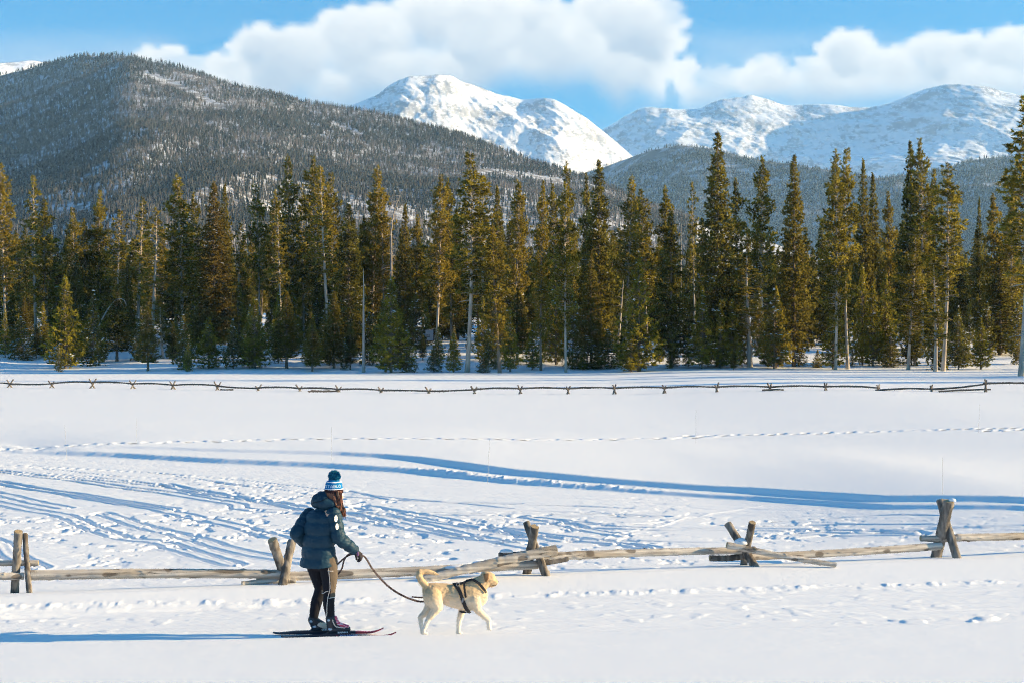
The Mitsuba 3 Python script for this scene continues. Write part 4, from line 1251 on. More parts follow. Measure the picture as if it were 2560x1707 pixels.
def ribbon(p, nrm, width, thick=0.004):
    """A flat strap along p, lying on the surface with normals nrm."""
    p, nrm = np.asarray(p, float), np.asarray(nrm, float)
    t = np.gradient(p, axis=0)
    t /= np.linalg.norm(t, axis=1, keepdims=True) + 1e-9
    s = np.cross(t, nrm)
    s /= np.linalg.norm(s, axis=1, keepdims=True) + 1e-9
    q = np.cross(s, t)
    w, h = width / 2, thick / 2
    v = np.stack([p - s * w - q * h, p + s * w - q * h, p + s * w + q * h, p - s * w + q * h], 1).reshape(-1, 3)
    f = []
    for i in range(len(p) - 1):
        for j in range(4):
            a, b = 4 * i + j, 4 * i + (j + 1) % 4
            f += [[a, b, b + 4], [a, b + 4, a + 4]]
    e = 4 * (len(p) - 1)
    f += [[0, 2, 1], [0, 3, 2], [e, e + 1, e + 2], [e, e + 2, e + 3]]
    return trimesh.Trimesh(v, np.array(f), process=False)


def strap(mesh, pts, width, lift=0.006, n=28, far=False):
    q = spline(pts, n)
    c, nr = zip(*[front_point(mesh, a, b, far=far) for a, b in q])
    c, nr = np.array(c), np.array(nr)
    for _ in range(4):
        c[1:-1] = 0.25 * c[:-2] + 0.5 * c[1:-1] + 0.25 * c[2:]
        nr[1:-1] = 0.25 * nr[:-2] + 0.5 * nr[1:-1] + 0.25 * nr[2:]
    nr /= np.linalg.norm(nr, axis=1, keepdims=True)
    return ribbon(c + nr * lift, nr, width)


YF = 15.90


def S1(zx, zy, dY=0.0):
    return P(660 + zx / 3.336, 1150 + zy / 3.336, YF + dY)


def puff(mesh, s, pitch, amp):
    """Quilting: the surface swells between seams that lie at every pitch of s."""
    v = mesh.vertices + mesh.vertex_normals * (amp * (np.abs(np.sin(np.pi * s / pitch)) ** 0.4 - 0.7))[:, None]
    return trimesh.Trimesh(v, mesh.faces, process=False)


# ---------------------------------------------------------------- the skier
mat('skin', (0.62, 0.36, 0.25), 0.5, 0.35)
mat('hair', lambda p, n, uv: mix((0.026, 0.011, 0.007), (0.20, 0.062, 0.026), smoothstep(0.35, 0.75, noise(p.x * 60, p.y * 60, p.z * 7))), 0.45, 0.5)
mat('down_jacket', lambda p, n, uv: mix((0.008, 0.033, 0.058), (0.016, 0.055, 0.086), fbm(p.x * 20, p.y * 20, p.z * 20, octaves=3)), 0.55, 0.22,
    bump=lambda p, n, uv: 0.010 * fbm(p.x * 16, p.y * 16, p.z * 38, octaves=3))
mat('jacket_lining', (0.012, 0.014, 0.018), 0.8, 0.2)
mat('tights', lambda p, n, uv: mix((0.007, 0.008, 0.013), (0.014, 0.013, 0.018), noise(p.x * 90, p.y * 90, p.z * 90)), 0.8, 0.2)
mat('brown_panel', (0.115, 0.088, 0.064), 0.75, 0.2)
mat('piping', (0.70, 0.60, 0.52), 0.6, 0.3)
mat('knit_blue', lambda p, n, uv: mix((0.008, 0.11, 0.30), (0.015, 0.20, 0.44), noise(p.x * 150, p.y * 150, p.z * 220)), 0.9, 0.1)
mat('knit_white', (0.80, 0.80, 0.82), 0.9, 0.1)
mat('knit_pale', (0.62, 0.76, 0.85), 0.9, 0.1)
mat('knit_maroon', (0.035, 0.016, 0.018), 0.9, 0.1)
mat('yarn', lambda p, n, uv: mix((0.005, 0.085, 0.17), (0.03, 0.27, 0.42), noise(p.x * 90, p.y * 90, p.z * 90)), 0.9, 0.1)
mat('glove', (0.022, 0.017, 0.022), 0.7, 0.3)
mat('glove_patch', (0.18, 0.09, 0.20), 0.7, 0.3)
mat('patch_white', (0.78, 0.77, 0.75), 0.7, 0.2)
mat('boot_black', (0.018, 0.02, 0.026), 0.4, 0.5)
mat('boot_red', lambda p, n, uv: mix((0.58, 0.05, 0.11), (0.72, 0.46, 0.50), smoothstep(0.5, 0.62, noise(p.x * 75, p.y * 75, p.z * 75))), 0.5, 0.4)
mat('boot_cream', (0.72, 0.60, 0.46), 0.6, 0.3)
mat('boot_grey', (0.45, 0.50, 0.55), 0.4, 0.5)
mat('ski_red', (0.36, 0.016, 0.03), 0.3, 0.6)
mat('ski_dark', (0.020, 0.015, 0.030), 0.3, 0.6)
mat('ski_letter', (0.42, 0.42, 0.62), 0.5, 0.4)
mat('leash_web', lambda p, n, uv: mix((0.035, 0.024, 0.024), (0.10, 0.075, 0.075), smoothstep(0.4, 0.6, noise(p.x * 45, p.y * 45, p.z * 45))), 0.8, 0.2)

PERSON = thing('person', 'skier in teal down jacket and blue bobble hat gliding behind the dog on a leash', 'person')
YAW = math.radians(46)
FWD, RGT = np.array([math.cos(YAW), math.sin(YAW), 0]), np.array([math.sin(YAW), -math.cos(YAW), 0])
LSH, RSH = S1(378, 452, 0.13), S1(582, 446, -0.10)
LEL, REL = S1(272, 612, -0.02), S1(622, 645, -0.15)
LWR, RWR = S1(400, 740, 0.24), S1(748, 742, -0.06)
HIPL, HIPR = S1(425, 880, 0.07), S1(530, 880, -0.06)
KNL, KNR = S1(474, 1072, 0.13), S1(545, 1088, -0.02)
ANL, ANR = S1(408, 1335, 0.10), S1(556, 1325, -0.05)
NECK, HEAD = S1(535, 385, 0.03), S1(588, 285, 0.04)
HY_ = math.radians(50)
HF = np.array([math.cos(HY_), math.sin(HY_), -0.10])
HR = np.array([math.sin(HY_), -math.cos(HY_), 0])


def hand(w, d, up, curl, grip):
    """A palm and five separate fingers of unequal length, bent at the knuckles. d: along the hand, up: the back of the hand."""
    d, up = np.asarray(d, float) / np.linalg.norm(d), np.asarray(up, float)
    up = up - d * (up @ d)
    up /= np.linalg.norm(up)
    s = np.cross(d, up)
    ms = [bone(w, 0.031, w + d * 0.045 + s * 0.018, 0.024), bone(w + d * 0.02, 0.028, w + d * 0.085 - s * 0.026, 0.019), bone(w + d * 0.02, 0.028, w + d * 0.088 + s * 0.026, 0.019), bone(w + d * 0.085 - s * 0.026, 0.019, w + d * 0.088 + s * 0.026, 0.019)]
    for k, (o, l) in enumerate([(-0.034, 0.064), (-0.012, 0.078), (0.012, 0.082), (0.034, 0.072)]):
        a = w + d * 0.085 + s * o
        th = curl
        p = [a]
        for seg in (0.45, 0.32, 0.28):
            q = d * math.cos(th) - up * math.sin(th)
            p.append(p[-1] + q * l * seg)
            th += grip
        ms += chain(p, [0.0125, 0.0115, 0.0105, 0.0095])
    t0 = w + d * 0.025 + s * 0.03
    ms += chain([t0, t0 + d * 0.03 + s * 0.025 - up * 0.012, t0 + d * 0.055 + s * 0.018 - up * 0.035], [0.017, 0.0135, 0.0115])
    return ms


RHD = S1(800, 790, -0.04) - RWR
HU = np.array([0.45, -0.45, 0.75])
RHAND = hand(RWR + 0.2 * RHD, RHD, HU, 0.5, 0.85)
LHAND = hand(LWR + 0.03 * FWD, FWD + [0, 0, -0.2], [0, 0, 1.0], 0.4, 0.5)
skull = [bone(HEAD + [0, 0, 0.035] - HF * 0.02, 0.083, HEAD + HF * 0.012 + [0, 0, 0.01], 0.078), bone(HEAD + HF * 0.02 + [0, 0, 0.0], 0.07, HEAD + HF * 0.055 + [0, 0, -0.085], 0.032),
         bone(HEAD + HF * 0.085 + [0, 0, 0.0], 0.009, HEAD + HF * 0.104 + [0, 0, -0.032], 0.013), bone(HEAD + HF * 0.074 + HR * 0.016 + [0, 0, -0.062], 0.010, HEAD + HF * 0.074 - HR * 0.016 + [0, 0, -0.062], 0.010),
         ball(HEAD + HF * 0.058 + HR * 0.045 + [0, 0, -0.025], 0.026), ball(HEAD + HF * 0.058 - HR * 0.045 + [0, 0, -0.025], 0.026)]
for s in (-1, 1):
    skull.append(bone(HEAD + HR * s * 0.078 + [0, 0, 0.02], 0.012, HEAD + HR * s * 0.078 + [0, 0, -0.025], 0.010))
body = flesh(skull + [bone(NECK, 0.055, HEAD - [0, 0, 0.05], 0.052), bone(LSH + [0.03, 0, -0.02], 0.07, RSH + [-0.03, 0, -0.02], 0.07), bone(NECK, 0.06, S1(470, 600), 0.12), bone(S1(470, 600), 0.12, S1(475, 800), 0.10)]
             + chain([LSH, LEL, LWR], [0.055, 0.042, 0.030]) + chain([RSH, REL, RWR], [0.055, 0.042, 0.030])
             + chain([HIPL, KNL, ANL], [0.07, 0.045, 0.034]) + chain([HIPR, KNR, ANR], [0.07, 0.045, 0.034]), 0.011, 8)
add('body', body, 'skin', PERSON, smooth=True)
for s in (-1, 1):
    add('eye', trimesh.creation.icosphere(subdivisions=2, radius=0.012).apply_translation(HEAD + HF * 0.082 + HR * s * 0.030 + [0, 0, 0.002]), 'knit_white', PERSON, smooth=True)

# jacket: torso, sleeves, hood
rings = [ring(S1(520, 392, 0.02), YAW, 0.085, 0.08), ring(S1(490, 418, 0.02), YAW, 0.150, 0.105), ring(S1(478, 455, 0.01), YAW, 0.200, 0.135), ring(S1(470, 530, 0.0), YAW, 0.212, 0.158), ring(S1(462, 620, -0.01), YAW, 0.208, 0.160),
         ring(S1(456, 710, -0.01), YAW, 0.205, 0.162), ring(S1(455, 800, 0.0), YAW, 0.218, 0.172), ring(S1(450, 868, 0.0), YAW, 0.226, 0.180, tilt=(0.0, 0.10))]
jt = flesh(loft(rings), 0.014, 8)
jt = puff(jt, jt.vertices[:, 2] - S1(0, 510)[2] + 0.012 * (meshkit.fbm(jt.vertices * 6, 2, 3) - 0.5), 0.132, 0.020)
jt = trimesh.Trimesh(jt.vertices + jt.vertex_normals * (0.012 * (meshkit.fbm(jt.vertices * [38, 38, 12], 3, 5) - 0.5))[:, None], jt.faces, process=False)
jk = add('jacket', jt, 'down_jacket', PERSON, smooth=True, label='teal quilted down jacket with the hood thrown back')


def sleeve(sh, el, wr):
    m = flesh(chain([sh + [0, 0, -0.012], 0.5 * (sh + el), el, 0.5 * (el + wr), wr], [0.088, 0.083, 0.076, 0.069, 0.058]), 0.011, 10)
    d1, d2 = np.linalg.norm(el - sh), np.linalg.norm(wr - el)
    v = m.vertices
    t1 = np.clip((v - sh) @ (el - sh) / d1, -0.1, d1)
    t2 = np.clip((v - el) @ (wr - el) / d2, 0, d2 + 0.1)
    near2 = np.linalg.norm(v - (el + t2[:, None] * (wr - el) / d2), axis=1) < np.linalg.norm(v - (sh + np.clip(t1, 0, d1)[:, None] * (el - sh) / d1), axis=1)
    m = puff(m, np.where(near2, d1 + t2, t1), 0.098, 0.016)
    w = meshkit.fbm(m.vertices * 26, 3, 7) - 0.5
    return trimesh.Trimesh(m.vertices + m.vertex_normals * (0.010 * w)[:, None], m.faces, process=False)


rs = sleeve(RSH, REL, RWR)
add('right_sleeve', rs, 'down_jacket', jk, smooth=True)
add('left_sleeve', sleeve(LSH, LEL, LWR), 'down_jacket', jk, smooth=True)
hood = flesh([bone(S1(455, 335, -0.02), 0.082, S1(520, 318, 0.02), 0.090), bone(S1(480, 305, 0.0), 0.066, S1(540, 335, 0.03), 0.070), bone(S1(500, 350, -0.05), 0.078, S1(565, 365, -0.07), 0.052), bone(S1(440, 350, 0.05), 0.07, S1(530, 350, 0.1), 0.065)], 0.012, 10)
hood = trimesh.Trimesh(hood.vertices + hood.vertex_normals * (0.016 * (meshkit.fbm(hood.vertices * 13, 3, 4) - 0.5))[:, None], hood.faces, process=False)
add('hood', hood, 'down_jacket', jk, smooth=True)
add('hood_seam', tube([front_point(hood, *S1(a, b)[[0, 2]])[0] + [0, -0.001, 0] for a, b in [(410, 350), (450, 340), (500, 325), (545, 300)]], 0.0035, 6), 'jacket_lining', jk, smooth=True)
for zx, zy, w, h in [(630, 466, 0.022, 0.037), (641, 530, 0.020, 0.035)]:
    a = S1(zx - 16, zy)
    c, n = front_point(rs, a[0], a[2], 0.02)
    n = n + np.array([0.9, -0.2, 0])
    n /= np.linalg.norm(n)
    e1 = np.cross([0, 0, 1.0], n)
    e1 /= np.linalg.norm(e1)
    t = np.arange(24) * 2 * np.pi / 24
    v = np.vstack([c + n * 0.010 + np.outer(w * np.cos(t), e1) + np.outer(h * np.sin(t), np.cross(n, e1)), [c + n * 0.014]])
    f = np.array([[i, (i + 1) % 24, 24] for i in range(24)])
    k = add('sleeve_patch', trimesh.Trimesh(v, f, process=False), 'patch_white', jk, smooth=False, label='white oval badge on the sleeve')

# tights
tr = flesh(chain([HIPR + [0, 0, 0.05], 0.5 * (HIPR + KNR) + FWD * 0.012, KNR, 0.55 * KNR + 0.45 * ANR - FWD * 0.018, ANR], [0.112, 0.090, 0.066, 0.063, 0.046])
           + chain([HIPL + [0, 0, 0.05], 0.5 * (HIPL + KNL) + FWD * 0.012, KNL, 0.55 * KNL + 0.45 * ANL - FWD * 0.018, ANL], [0.112, 0.090, 0.066, 0.063, 0.046])
           + [bone(HIPL + [0, 0, 0.05], 0.112, HIPR + [0, 0, 0.05], 0.112)], 0.010, 10)
tr = trimesh.Trimesh(tr.vertices + tr.vertex_normals * (0.008 * (meshkit.fbm(tr.vertices * [22, 22, 30], 3, 9) - 0.5))[:, None], tr.faces, process=False)
tk = add('tights', tr, 'tights', PERSON, smooth=True, label='black ski tights with brown thigh panels')
n, c = tr.vertex_normals, tr.vertices
zk = S1(0, 1135)[2]
line = np.interp(c[:, 2], [S1(0, 1135)[2], S1(0, 1060)[2], S1(0, 880)[2]], [S1(556, 0)[0], S1(566, 0)[0], S1(556, 0)[0]])
on = (c[:, 0] > line) & (c[:, 2] > zk)
sel = on[tr.faces].all(1)
pm = tr.submesh([np.nonzero(sel)[0]], append=True, repair=False)
nv = trimesh.Trimesh(pm.vertices + tr.vertex_normals[[int(np.argmin(np.abs(tr.vertices - q).sum(1))) for q in pm.vertices]] * 0.002, pm.faces, process=False)
add('thigh_panel', nv, 'brown_panel', tk, smooth=True, label='brown panel down the right thigh')
for pts in ([(552, 880), (558, 960), (562, 1050), (552, 1090), (542, 1130), (536, 1200), (534, 1285)], [(598, 1130), (575, 1132), (550, 1135)], [(546, 1075), (525, 1082), (500, 1100), (478, 1090)], [(590, 905), (568, 903), (546, 900)]):
    q = [S1(a, b)[[0, 2]] for a, b in pts]
    add('piping', strap(tr, q, 0.007, 0.004, 24), 'piping', tk, smooth=False)

# hat
def around(z, a, b, c):
    return ring(np.array([c[0], c[1], z]), HY_, a, b, 36)


HC = HEAD - HF * 0.012
levels = [('knit_maroon', 272, 240, 0.100, 0.112, 0.097, 0.108), ('knit_white', 241, 235, 0.098, 0.109, 0.097, 0.108), ('knit_blue', 235, 182, 0.095, 0.106, 0.083, 0.091), ('knit_white', 184, 176, 0.084, 0.092, 0.080, 0.087)]
hats = {}
for m_, y0, y1, a0, b0, a1, b1 in levels:
    lo, hi = around(S1(0, y0)[2], a0, b0, HC + [0.002, 0, 0]), around(S1(0, y1)[2], a1, b1, HC)
    hats.setdefault(m_, []).append(to_trimesh(m3.Manifold.hull_points(np.vstack([lo, hi]))))
hk = add('hat', join(hats['knit_blue'] + [to_trimesh(m3.Manifold.hull_points(np.vstack([around(S1(0, 178)[2], 0.078, 0.084, HC), around(S1(0, 160)[2], 0.045, 0.05, HC)])))]), 'knit_blue', PERSON, smooth=40, label='blue and white knitted bobble hat')
add('brim', hats['knit_maroon'][0], 'knit_maroon', hk, smooth=40)
for m_ in hats['knit_white']:
    add('white_stripe', m_, 'knit_white', hk, smooth=40)
txt = meshkit.text_mesh('ITABLO', 0.033, 0.003, bold=False)
v = np.array(txt.vertices)
w = v[:, 0].max()
zb, zt = S1(0, 232)[2], S1(0, 188)[2]
zz = zb + 0.010 + v[:, 1]
frac = np.clip((zz - zb) / (zt - zb), 0, 1)
aa, bb = 0.094 + (0.084 - 0.094) * frac + 0.0015 + v[:, 2], 0.105 + (0.092 - 0.105) * frac + 0.0015 + v[:, 2]
ang = math.radians(-82) + (v[:, 0] - 0.52 * w) / 0.085          # world angle, around the side that faces the camera
dirs = np.stack([np.cos(ang), np.sin(ang)], 1)
rr = 1 / np.sqrt((dirs @ HR[:2] / aa) ** 2 + (dirs @ (FWD * 0 + [math.cos(HY_), math.sin(HY_), 0])[:2] / bb) ** 2)
add('lettering', trimesh.Trimesh(np.column_stack([HC[0] + dirs[:, 0] * rr, HC[1] + dirs[:, 1] * rr, zz]), txt.faces, process=False), 'knit_pale', hk, smooth=False)
rng = np.random.default_rng(3)
pc = S1(587, 133, 0.035)
dirs = rng.normal(size=(900, 3))
dirs /= np.linalg.norm(dirs, axis=1, keepdims=True)
bv, bf = blades(pc + dirs * 0.048, dirs, 0.030, 0.075, 2, rng, spread=0.25, up=0)
bob = join([trimesh.creation.icosphere(subdivisions=3, radius=0.054).apply_translation(pc), trimesh.Trimesh(bv, bf, process=False)])
add('bobble', bob, 'yarn', hk, smooth=False)

# hair: a cap under the hat and long locks blown over the right shoulder
hc = flesh([bone(HEAD - HF * 0.03 + [0, 0, 0.02], 0.094, HEAD - HF * 0.035 + HR * 0.01 + [0, 0, -0.05], 0.085), bone(HEAD - HF * 0.01 + HR * 0.045 + [0, 0, 0.0], 0.055, S1(625, 345, -0.01), 0.045)], 0.012, 8)
locks = [hc]
for k in range(110):
    t0 = np.array([rng.uniform(-1, 1), rng.uniform(-1, 1)])
    st = S1(612 + 34 * t0[0], 268 + 14 * t0[1], -0.02 + 0.05 * rng.uniform(-1, 1))
    en = rng.uniform(0.45, 1)
    wave = rng.uniform(-1, 1, 4)
    pts = [st, S1(612 + 34 * t0[0] + 4 * wave[0], 320, -0.05 + 0.045 * wave[1]), S1(628 + 26 * t0[0] + 8 * wave[1], 375, -0.07 + 0.04 * wave[2]), S1(648 + 22 * t0[0] + 9 * wave[2], 375 + 55 * en, -0.07 + 0.03 * wave[3]),
           S1(662 + 20 * t0[0] + 8 * wave[3], 380 + 105 * en, -0.06 + 0.03 * wave[0])]
    locks.append(tube(spline(pts, 12), np.interp(np.linspace(0, 1, 12), [0, 0.4, 0.8, 1], [0.012, 0.010, 0.006, 0.0015]), 5))
add('hair', join(locks), 'hair', PERSON, smooth=50, label='long dark red brown hair blown over the shoulder')

# gloves
gl = add('right_glove', flesh([bone(RWR - 0.25 * RHD, 0.046, RWR + 0.25 * RHD, 0.036)] + RHAND, 0.006, 4), 'glove', PERSON, smooth=True, label='dark glove closed round the leash')
gp, gn = front_point(to_trimesh(m3.Manifold.batch_boolean(RHAND, m3.OpType.Add)), *(RWR + 0.75 * RHD)[[0, 2]], 0.03)
add('knuckle_patch', trimesh.creation.icosphere(subdivisions=2, radius=1.0).apply_scale([0.012, 0.008, 0.026]).apply_translation(gp + [0, -0.004, 0.008]), 'glove_patch', gl, smooth=True)
add('left_glove', flesh([bone(LWR - FWD * 0.03, 0.046, LWR + FWD * 0.03, 0.036)] + LHAND, 0.006, 4), 'glove', PERSON, smooth=True)

# boots
FT = np.array([math.cos(math.radians(9)), math.sin(math.radians(9)), 0])
for side, an, hx in (('right', ANR, 535), ('left', ANL, 388)):
    zf = 0.045
    heel = np.array([S1(hx + 28, 0)[0], an[1], zf])
    toe = heel + FT * 0.185
    d = np.array([0, 0, 1.0])
    bm = flesh([bone(heel, 0.043, an + [0, 0, 0.01], 0.056), bone(heel, 0.043, heel + FT * 0.09, 0.040), bone(heel + FT * 0.09, 0.040, toe, 0.034), bone(an + FT * 0.012, 0.050, heel + FT * 0.10 + d * 0.012, 0.036)], 0.008, 6)
    bk = add(f'{side}_boot', bm, 'boot_black', PERSON, smooth=True, label='black ski boot with pink red lacing' if side == 'right' else 'black ski boot with cream toe and cuff')
    if side == 'right':
        q = [an + FT * 0.055 + d * 0.02, an + FT * 0.075 - d * 0.045, heel + FT * 0.125 + d * 0.045, toe + d * 0.032]
        add('lacing', trimesh.Trimesh(*(lambda m: (m.vertices, m.faces))(flesh(chain([p - [0, 0.014, 0] for p in q], [0.022, 0.027, 0.026, 0.020]), 0.008, 4)), process=False), 'boot_red', bk, smooth=True)
        add('lacing_edge', strap(bm, [(p + FT * -0.028 - d * 0.012)[[0, 2]] for p in q], 0.010, 0.012, 20), 'piping', bk, smooth=False)
    else:
        add('cream_side', flesh(chain([heel + FT * 0.05 + d * 0.03 - [0, 0.010, 0], heel + FT * 0.10 + d * 0.01 - [0, 0.012, 0], toe - [0, 0.012, 0]], [0.038, 0.036, 0.030]), 0.008, 4), 'boot_cream', bk, smooth=True)
    add('heel_buckle', trimesh.creation.icosphere(subdivisions=2, radius=1.0).apply_scale([0.024, 0.012, 0.018]).apply_translation(heel + [-0.004, -0.036, 0.012]), 'boot_grey', bk, smooth=True)
    add('ankle_buckle', trimesh.creation.icosphere(subdivisions=2, radius=1.0).apply_scale([0.018, 0.010, 0.014]).apply_translation(an + [-0.014, -0.050, 0.0]), 'boot_grey', bk, smooth=True)
    sole = [to_trimesh(m3.Manifold.hull_points(np.vstack([ring(heel + FT * 0.09 - d * 0.034, math.radians(9), 0.036, 0.135), ring(heel + FT * 0.09 - d * 0.044, math.radians(9), 0.034, 0.130)])))]
    add('sole', join(sole), 'boot_black', bk, smooth=30)
    for t in range(7):
        add('sole_lug', trimesh.creation.box([0.011, 0.008, 0.014]).apply_translation(heel + FT * (0.085 + 0.017 * t) + [0, -0.037, -0.028]), 'patch_white', bk, smooth=False)


# skis
def make_ski(label, c, yaw, back, front, z, tip_label=None):
    d, s = np.array([math.cos(yaw), math.sin(yaw), 0]), np.array([-math.sin(yaw), math.cos(yaw), 0])
    L = np.linspace(-back, front, 60)
    up = 0.055 * np.clip((L - (front - 0.20)) / 0.20, 0, 1) ** 2 + 0.012 * np.clip(-(L + back - 0.10) / 0.10, 0, 1) ** 2
    half = 0.0245 * np.clip((front - L) / 0.10, 0.25, 1) ** 0.6
    th = np.interp(L, [-back, -0.25, 0.1, 0.35, front], [0.010, 0.034, 0.044, 0.032, 0.010])
    rows = []
    for l, u, h, t in zip(L, up, half, th):
        p = c + d * l + [0, 0, z + u]
        rows.append([p - s * h, p + s * h, p + s * h * 0.86 + [0, 0, t], p - s * h * 0.86 + [0, 0, t]])
    v = np.array(rows).reshape(-1, 3)
    f = []
    for i in range(len(L) - 1):
        for j in range(4):
            a, b = 4 * i + j, 4 * i + (j + 1) % 4
            f += [[a, b, b + 4], [a, b + 4, a + 4]]
    e = 4 * (len(L) - 1)
    f += [[0, 2, 1], [0, 3, 2], [e, e + 1, e + 2], [e, e + 2, e + 3]]
    k = thing('ski', label, 'ski')
    m = trimesh.Trimesh(v, np.array(f), process=False)
    lc = (m.triangles_center - c) @ d
    red = lc > 0.42
    for nm, sel, mt in (('ski_body', ~red, 'ski_dark'), ('red_forebody', red, 'ski_red')):
        add(nm, m.submesh([np.nonzero(sel)[0]], append=True, repair=False), mt, k, smooth=30)
    add('binding', join([box([0.20, 0.034, 0.014], c + d * 0.02 + [0, 0, z + 0.048]), box([0.05, 0.045, 0.014], c + d * 0.15 + [0, 0, z + 0.050])]), 'ski_dark', k, smooth=False)
    return k, d, s


zs_ = float(ground(-2.0, 15.85)) + 0.008
kr, d_, s_ = make_ski('nearer cross country ski under the boot with pink red lacing', np.array([ANR[0] + 0.03, ANR[1] - 0.0, 0]), math.radians(0.5), 0.58, 0.70, zs_ - 0.012)
make_ski('farther cross country ski with curled red tip, partly hidden by the nearer one', np.array([ANL[0] + 0.05, ANL[1] + 0.03, 0]), math.radians(2), 0.50, 0.74, zs_ - 0.006)
txt = meshkit.text_mesh('ROSSIGNOL', 0.021, 0.002, bold=True)
v = np.array(txt.vertices)
c0 = np.array([ANR[0] + 0.03, ANR[1], 0]) + d_ * 0.075
v = c0 + np.outer(v[:, 0] * 1.25, d_) + np.outer(v[:, 1], [0, 0, 1]) + [0, 0, zs_ + 0.002] - np.outer(0.0245 + v[:, 2], s_) + np.outer(v[:, 1] * 0.12, s_)
add('lettering', trimesh.Trimesh(v, txt.faces, process=False), 'ski_letter', kr, smooth=False)
add('maker_square', box([0.022, 0.002, 0.014], c0 - d_ * 0.035 - s_ * 0.025 + [0, 0, zs_ + 0.010]), 'ski_red', kr, smooth=False)

# ---------------------------------------------------------------- the dog
mat('dog_fur', lambda p, n, uv: mix(mix((0.71, 0.58, 0.43), (0.57, 0.41, 0.24), smoothstep(0.30, 0.50, p.z + 0.16 * fbm(p.x * 8, p.y * 8, p.z * 8, octaves=3) - 0.08)),
    (0.76, 0.70, 0.60), smoothstep(0.22, 0.10, p.z)) * (0.92 + 0.16 * noise(p.x * 90, p.y * 160, p.z * 160)), 0.85, 0.15,
    bump=lambda p, n, uv: 0.008 * fbm(p.x * 45, p.y * 70, p.z * 70, octaves=3))
mat('dog_ear', lambda p, n, uv: mix((0.17, 0.085, 0.04), (0.36, 0.20, 0.10), noise(p.x * 40, p.y * 40, p.z * 30)), 0.85, 0.15)
mat('dog_nose', (0.05, 0.03, 0.028), 0.35, 0.5)
mat('harness_black', (0.016, 0.015, 0.018), 0.6, 0.35)
mat('buckle', (0.20, 0.20, 0.21), 0.4, 0.5)

DOG = thing('dog', 'cream coloured dog with curled tail walking ahead on a leash', 'dog')
DYAW = math.tan(math.radians(11))
DX0 = P(1160, 1500, YF)[0]


def S3(zx, zy, dy=0.0):
    """A point of the dog: pixel of the enlarged photograph, dy off the dog's middle plane (minus is nearer)."""
    Y = YF + 0.02
    for _ in range(2):
        x = px(1030 + zx / 7.84, Y)
        Y = YF + 0.02 + (x - DX0) * DYAW + dy
    return P(1030 + zx / 7.84, 1400 + zy / 7.84, Y)


PXM = 7.84 * FS / YF


def fat(zx, zy, r, narrow=0.72, dy=0.0):
    """A body ball flattened sideways."""
    c = S3(zx, zy, dy)
    return m3.Manifold.sphere(r / PXM, 24).scale([1, narrow, 1]).translate([float(q) for q in c])


def hulls(bs):
    return [m3.Manifold.batch_hull([bs[i], bs[i + 1]]) for i in range(len(bs) - 1)]


def limb(pts, dy):
    return chain([S3(a, b, dy + (p[0] if p else 0)) for a, b, _, *p in pts], [r / PXM for _, _, r, *_ in pts])


trunk_ = hulls([fat(360, 600, 158, 0.74), fat(435, 655, 218, 0.70), fat(620, 640, 195, 0.66), fat(770, 680, 225, 0.68), fat(960, 700, 262, 0.68), fat(1130, 700, 285, 0.66), fat(1270, 690, 225, 0.68)])
neck_ = hulls([fat(1180, 570, 205, 0.70), fat(1290, 500, 175, 0.76), fat(1400, 420, 140, 0.82), fat(1470, 350, 122, 0.9)])
head_ = [m3.Manifold.batch_hull([fat(1452, 335, 126, 0.95), fat(1515, 345, 120, 0.92)]), m3.Manifold.batch_hull([fat(1535, 370, 100, 0.84), fat(1615, 425, 70, 0.84), fat(1560, 460, 68, 0.84)]), m3.Manifold.batch_hull([fat(1610, 420, 60, 0.8), fat(1640, 432, 46, 0.9)])]
GRD = 1462                                         # the snow under the dog, in the same pixels
hind_n = limb([(405, 700, 182), (490, 885, 128), (425, 1010, 82), (318, 1150, 50), (232, 1350, 38), (222, GRD - 34, 32)], -0.055) + limb([(222, GRD - 34, 33), (285, GRD - 30, 30)], -0.055)
hind_f = limb([(360, 700, 150), (370, 880, 110), (270, 1020, 70), (160, 1115, 47), (192, 1330, 37), (200, GRD - 50, 31)], 0.065) + limb([(200, GRD - 50, 32), (262, GRD - 46, 30)], 0.065)
fore_f = limb([(1080, 780, 120), (985, 960, 72), (928, 1170, 50), (912, 1330, 42), (908, GRD - 44, 36)], 0.065) + limb([(908, GRD - 44, 38), (955, GRD - 38, 32)], 0.065)
fore_n = limb([(1225, 760, 135), (1285, 960, 80), (1390, 1070, 60), (1496, 1160, 50), (1512, 1270, 40), (1506, 1325, 38)], -0.055) + limb([(1506, 1325, 36), (1535, 1345, 28)], -0.055)
tail_ = chain([S3(330, 560, 0), S3(250, 480, 0), S3(175, 385, 0.0), S3(135, 300, 0.01), S3(150, 232, 0.02), S3(230, 212, 0.03), S3(340, 222, 0.03), S3(430, 246, 0.03), S3(512, 272, 0.03)], [r / PXM for r in (84, 70, 64, 62, 60, 54, 46, 34, 12)])
dog = flesh(trunk_ + neck_ + head_ + hind_n + hind_f + fore_f + fore_n + tail_, 0.010, 14)
dog = trimesh.Trimesh(dog.vertices + dog.vertex_normals * (0.010 * (meshkit.fbm(dog.vertices * [30, 40, 40], 3, 6) - 0.5))[:, None], dog.faces, process=False)
add('body', dog, 'dog_fur', DOG, smooth=True)
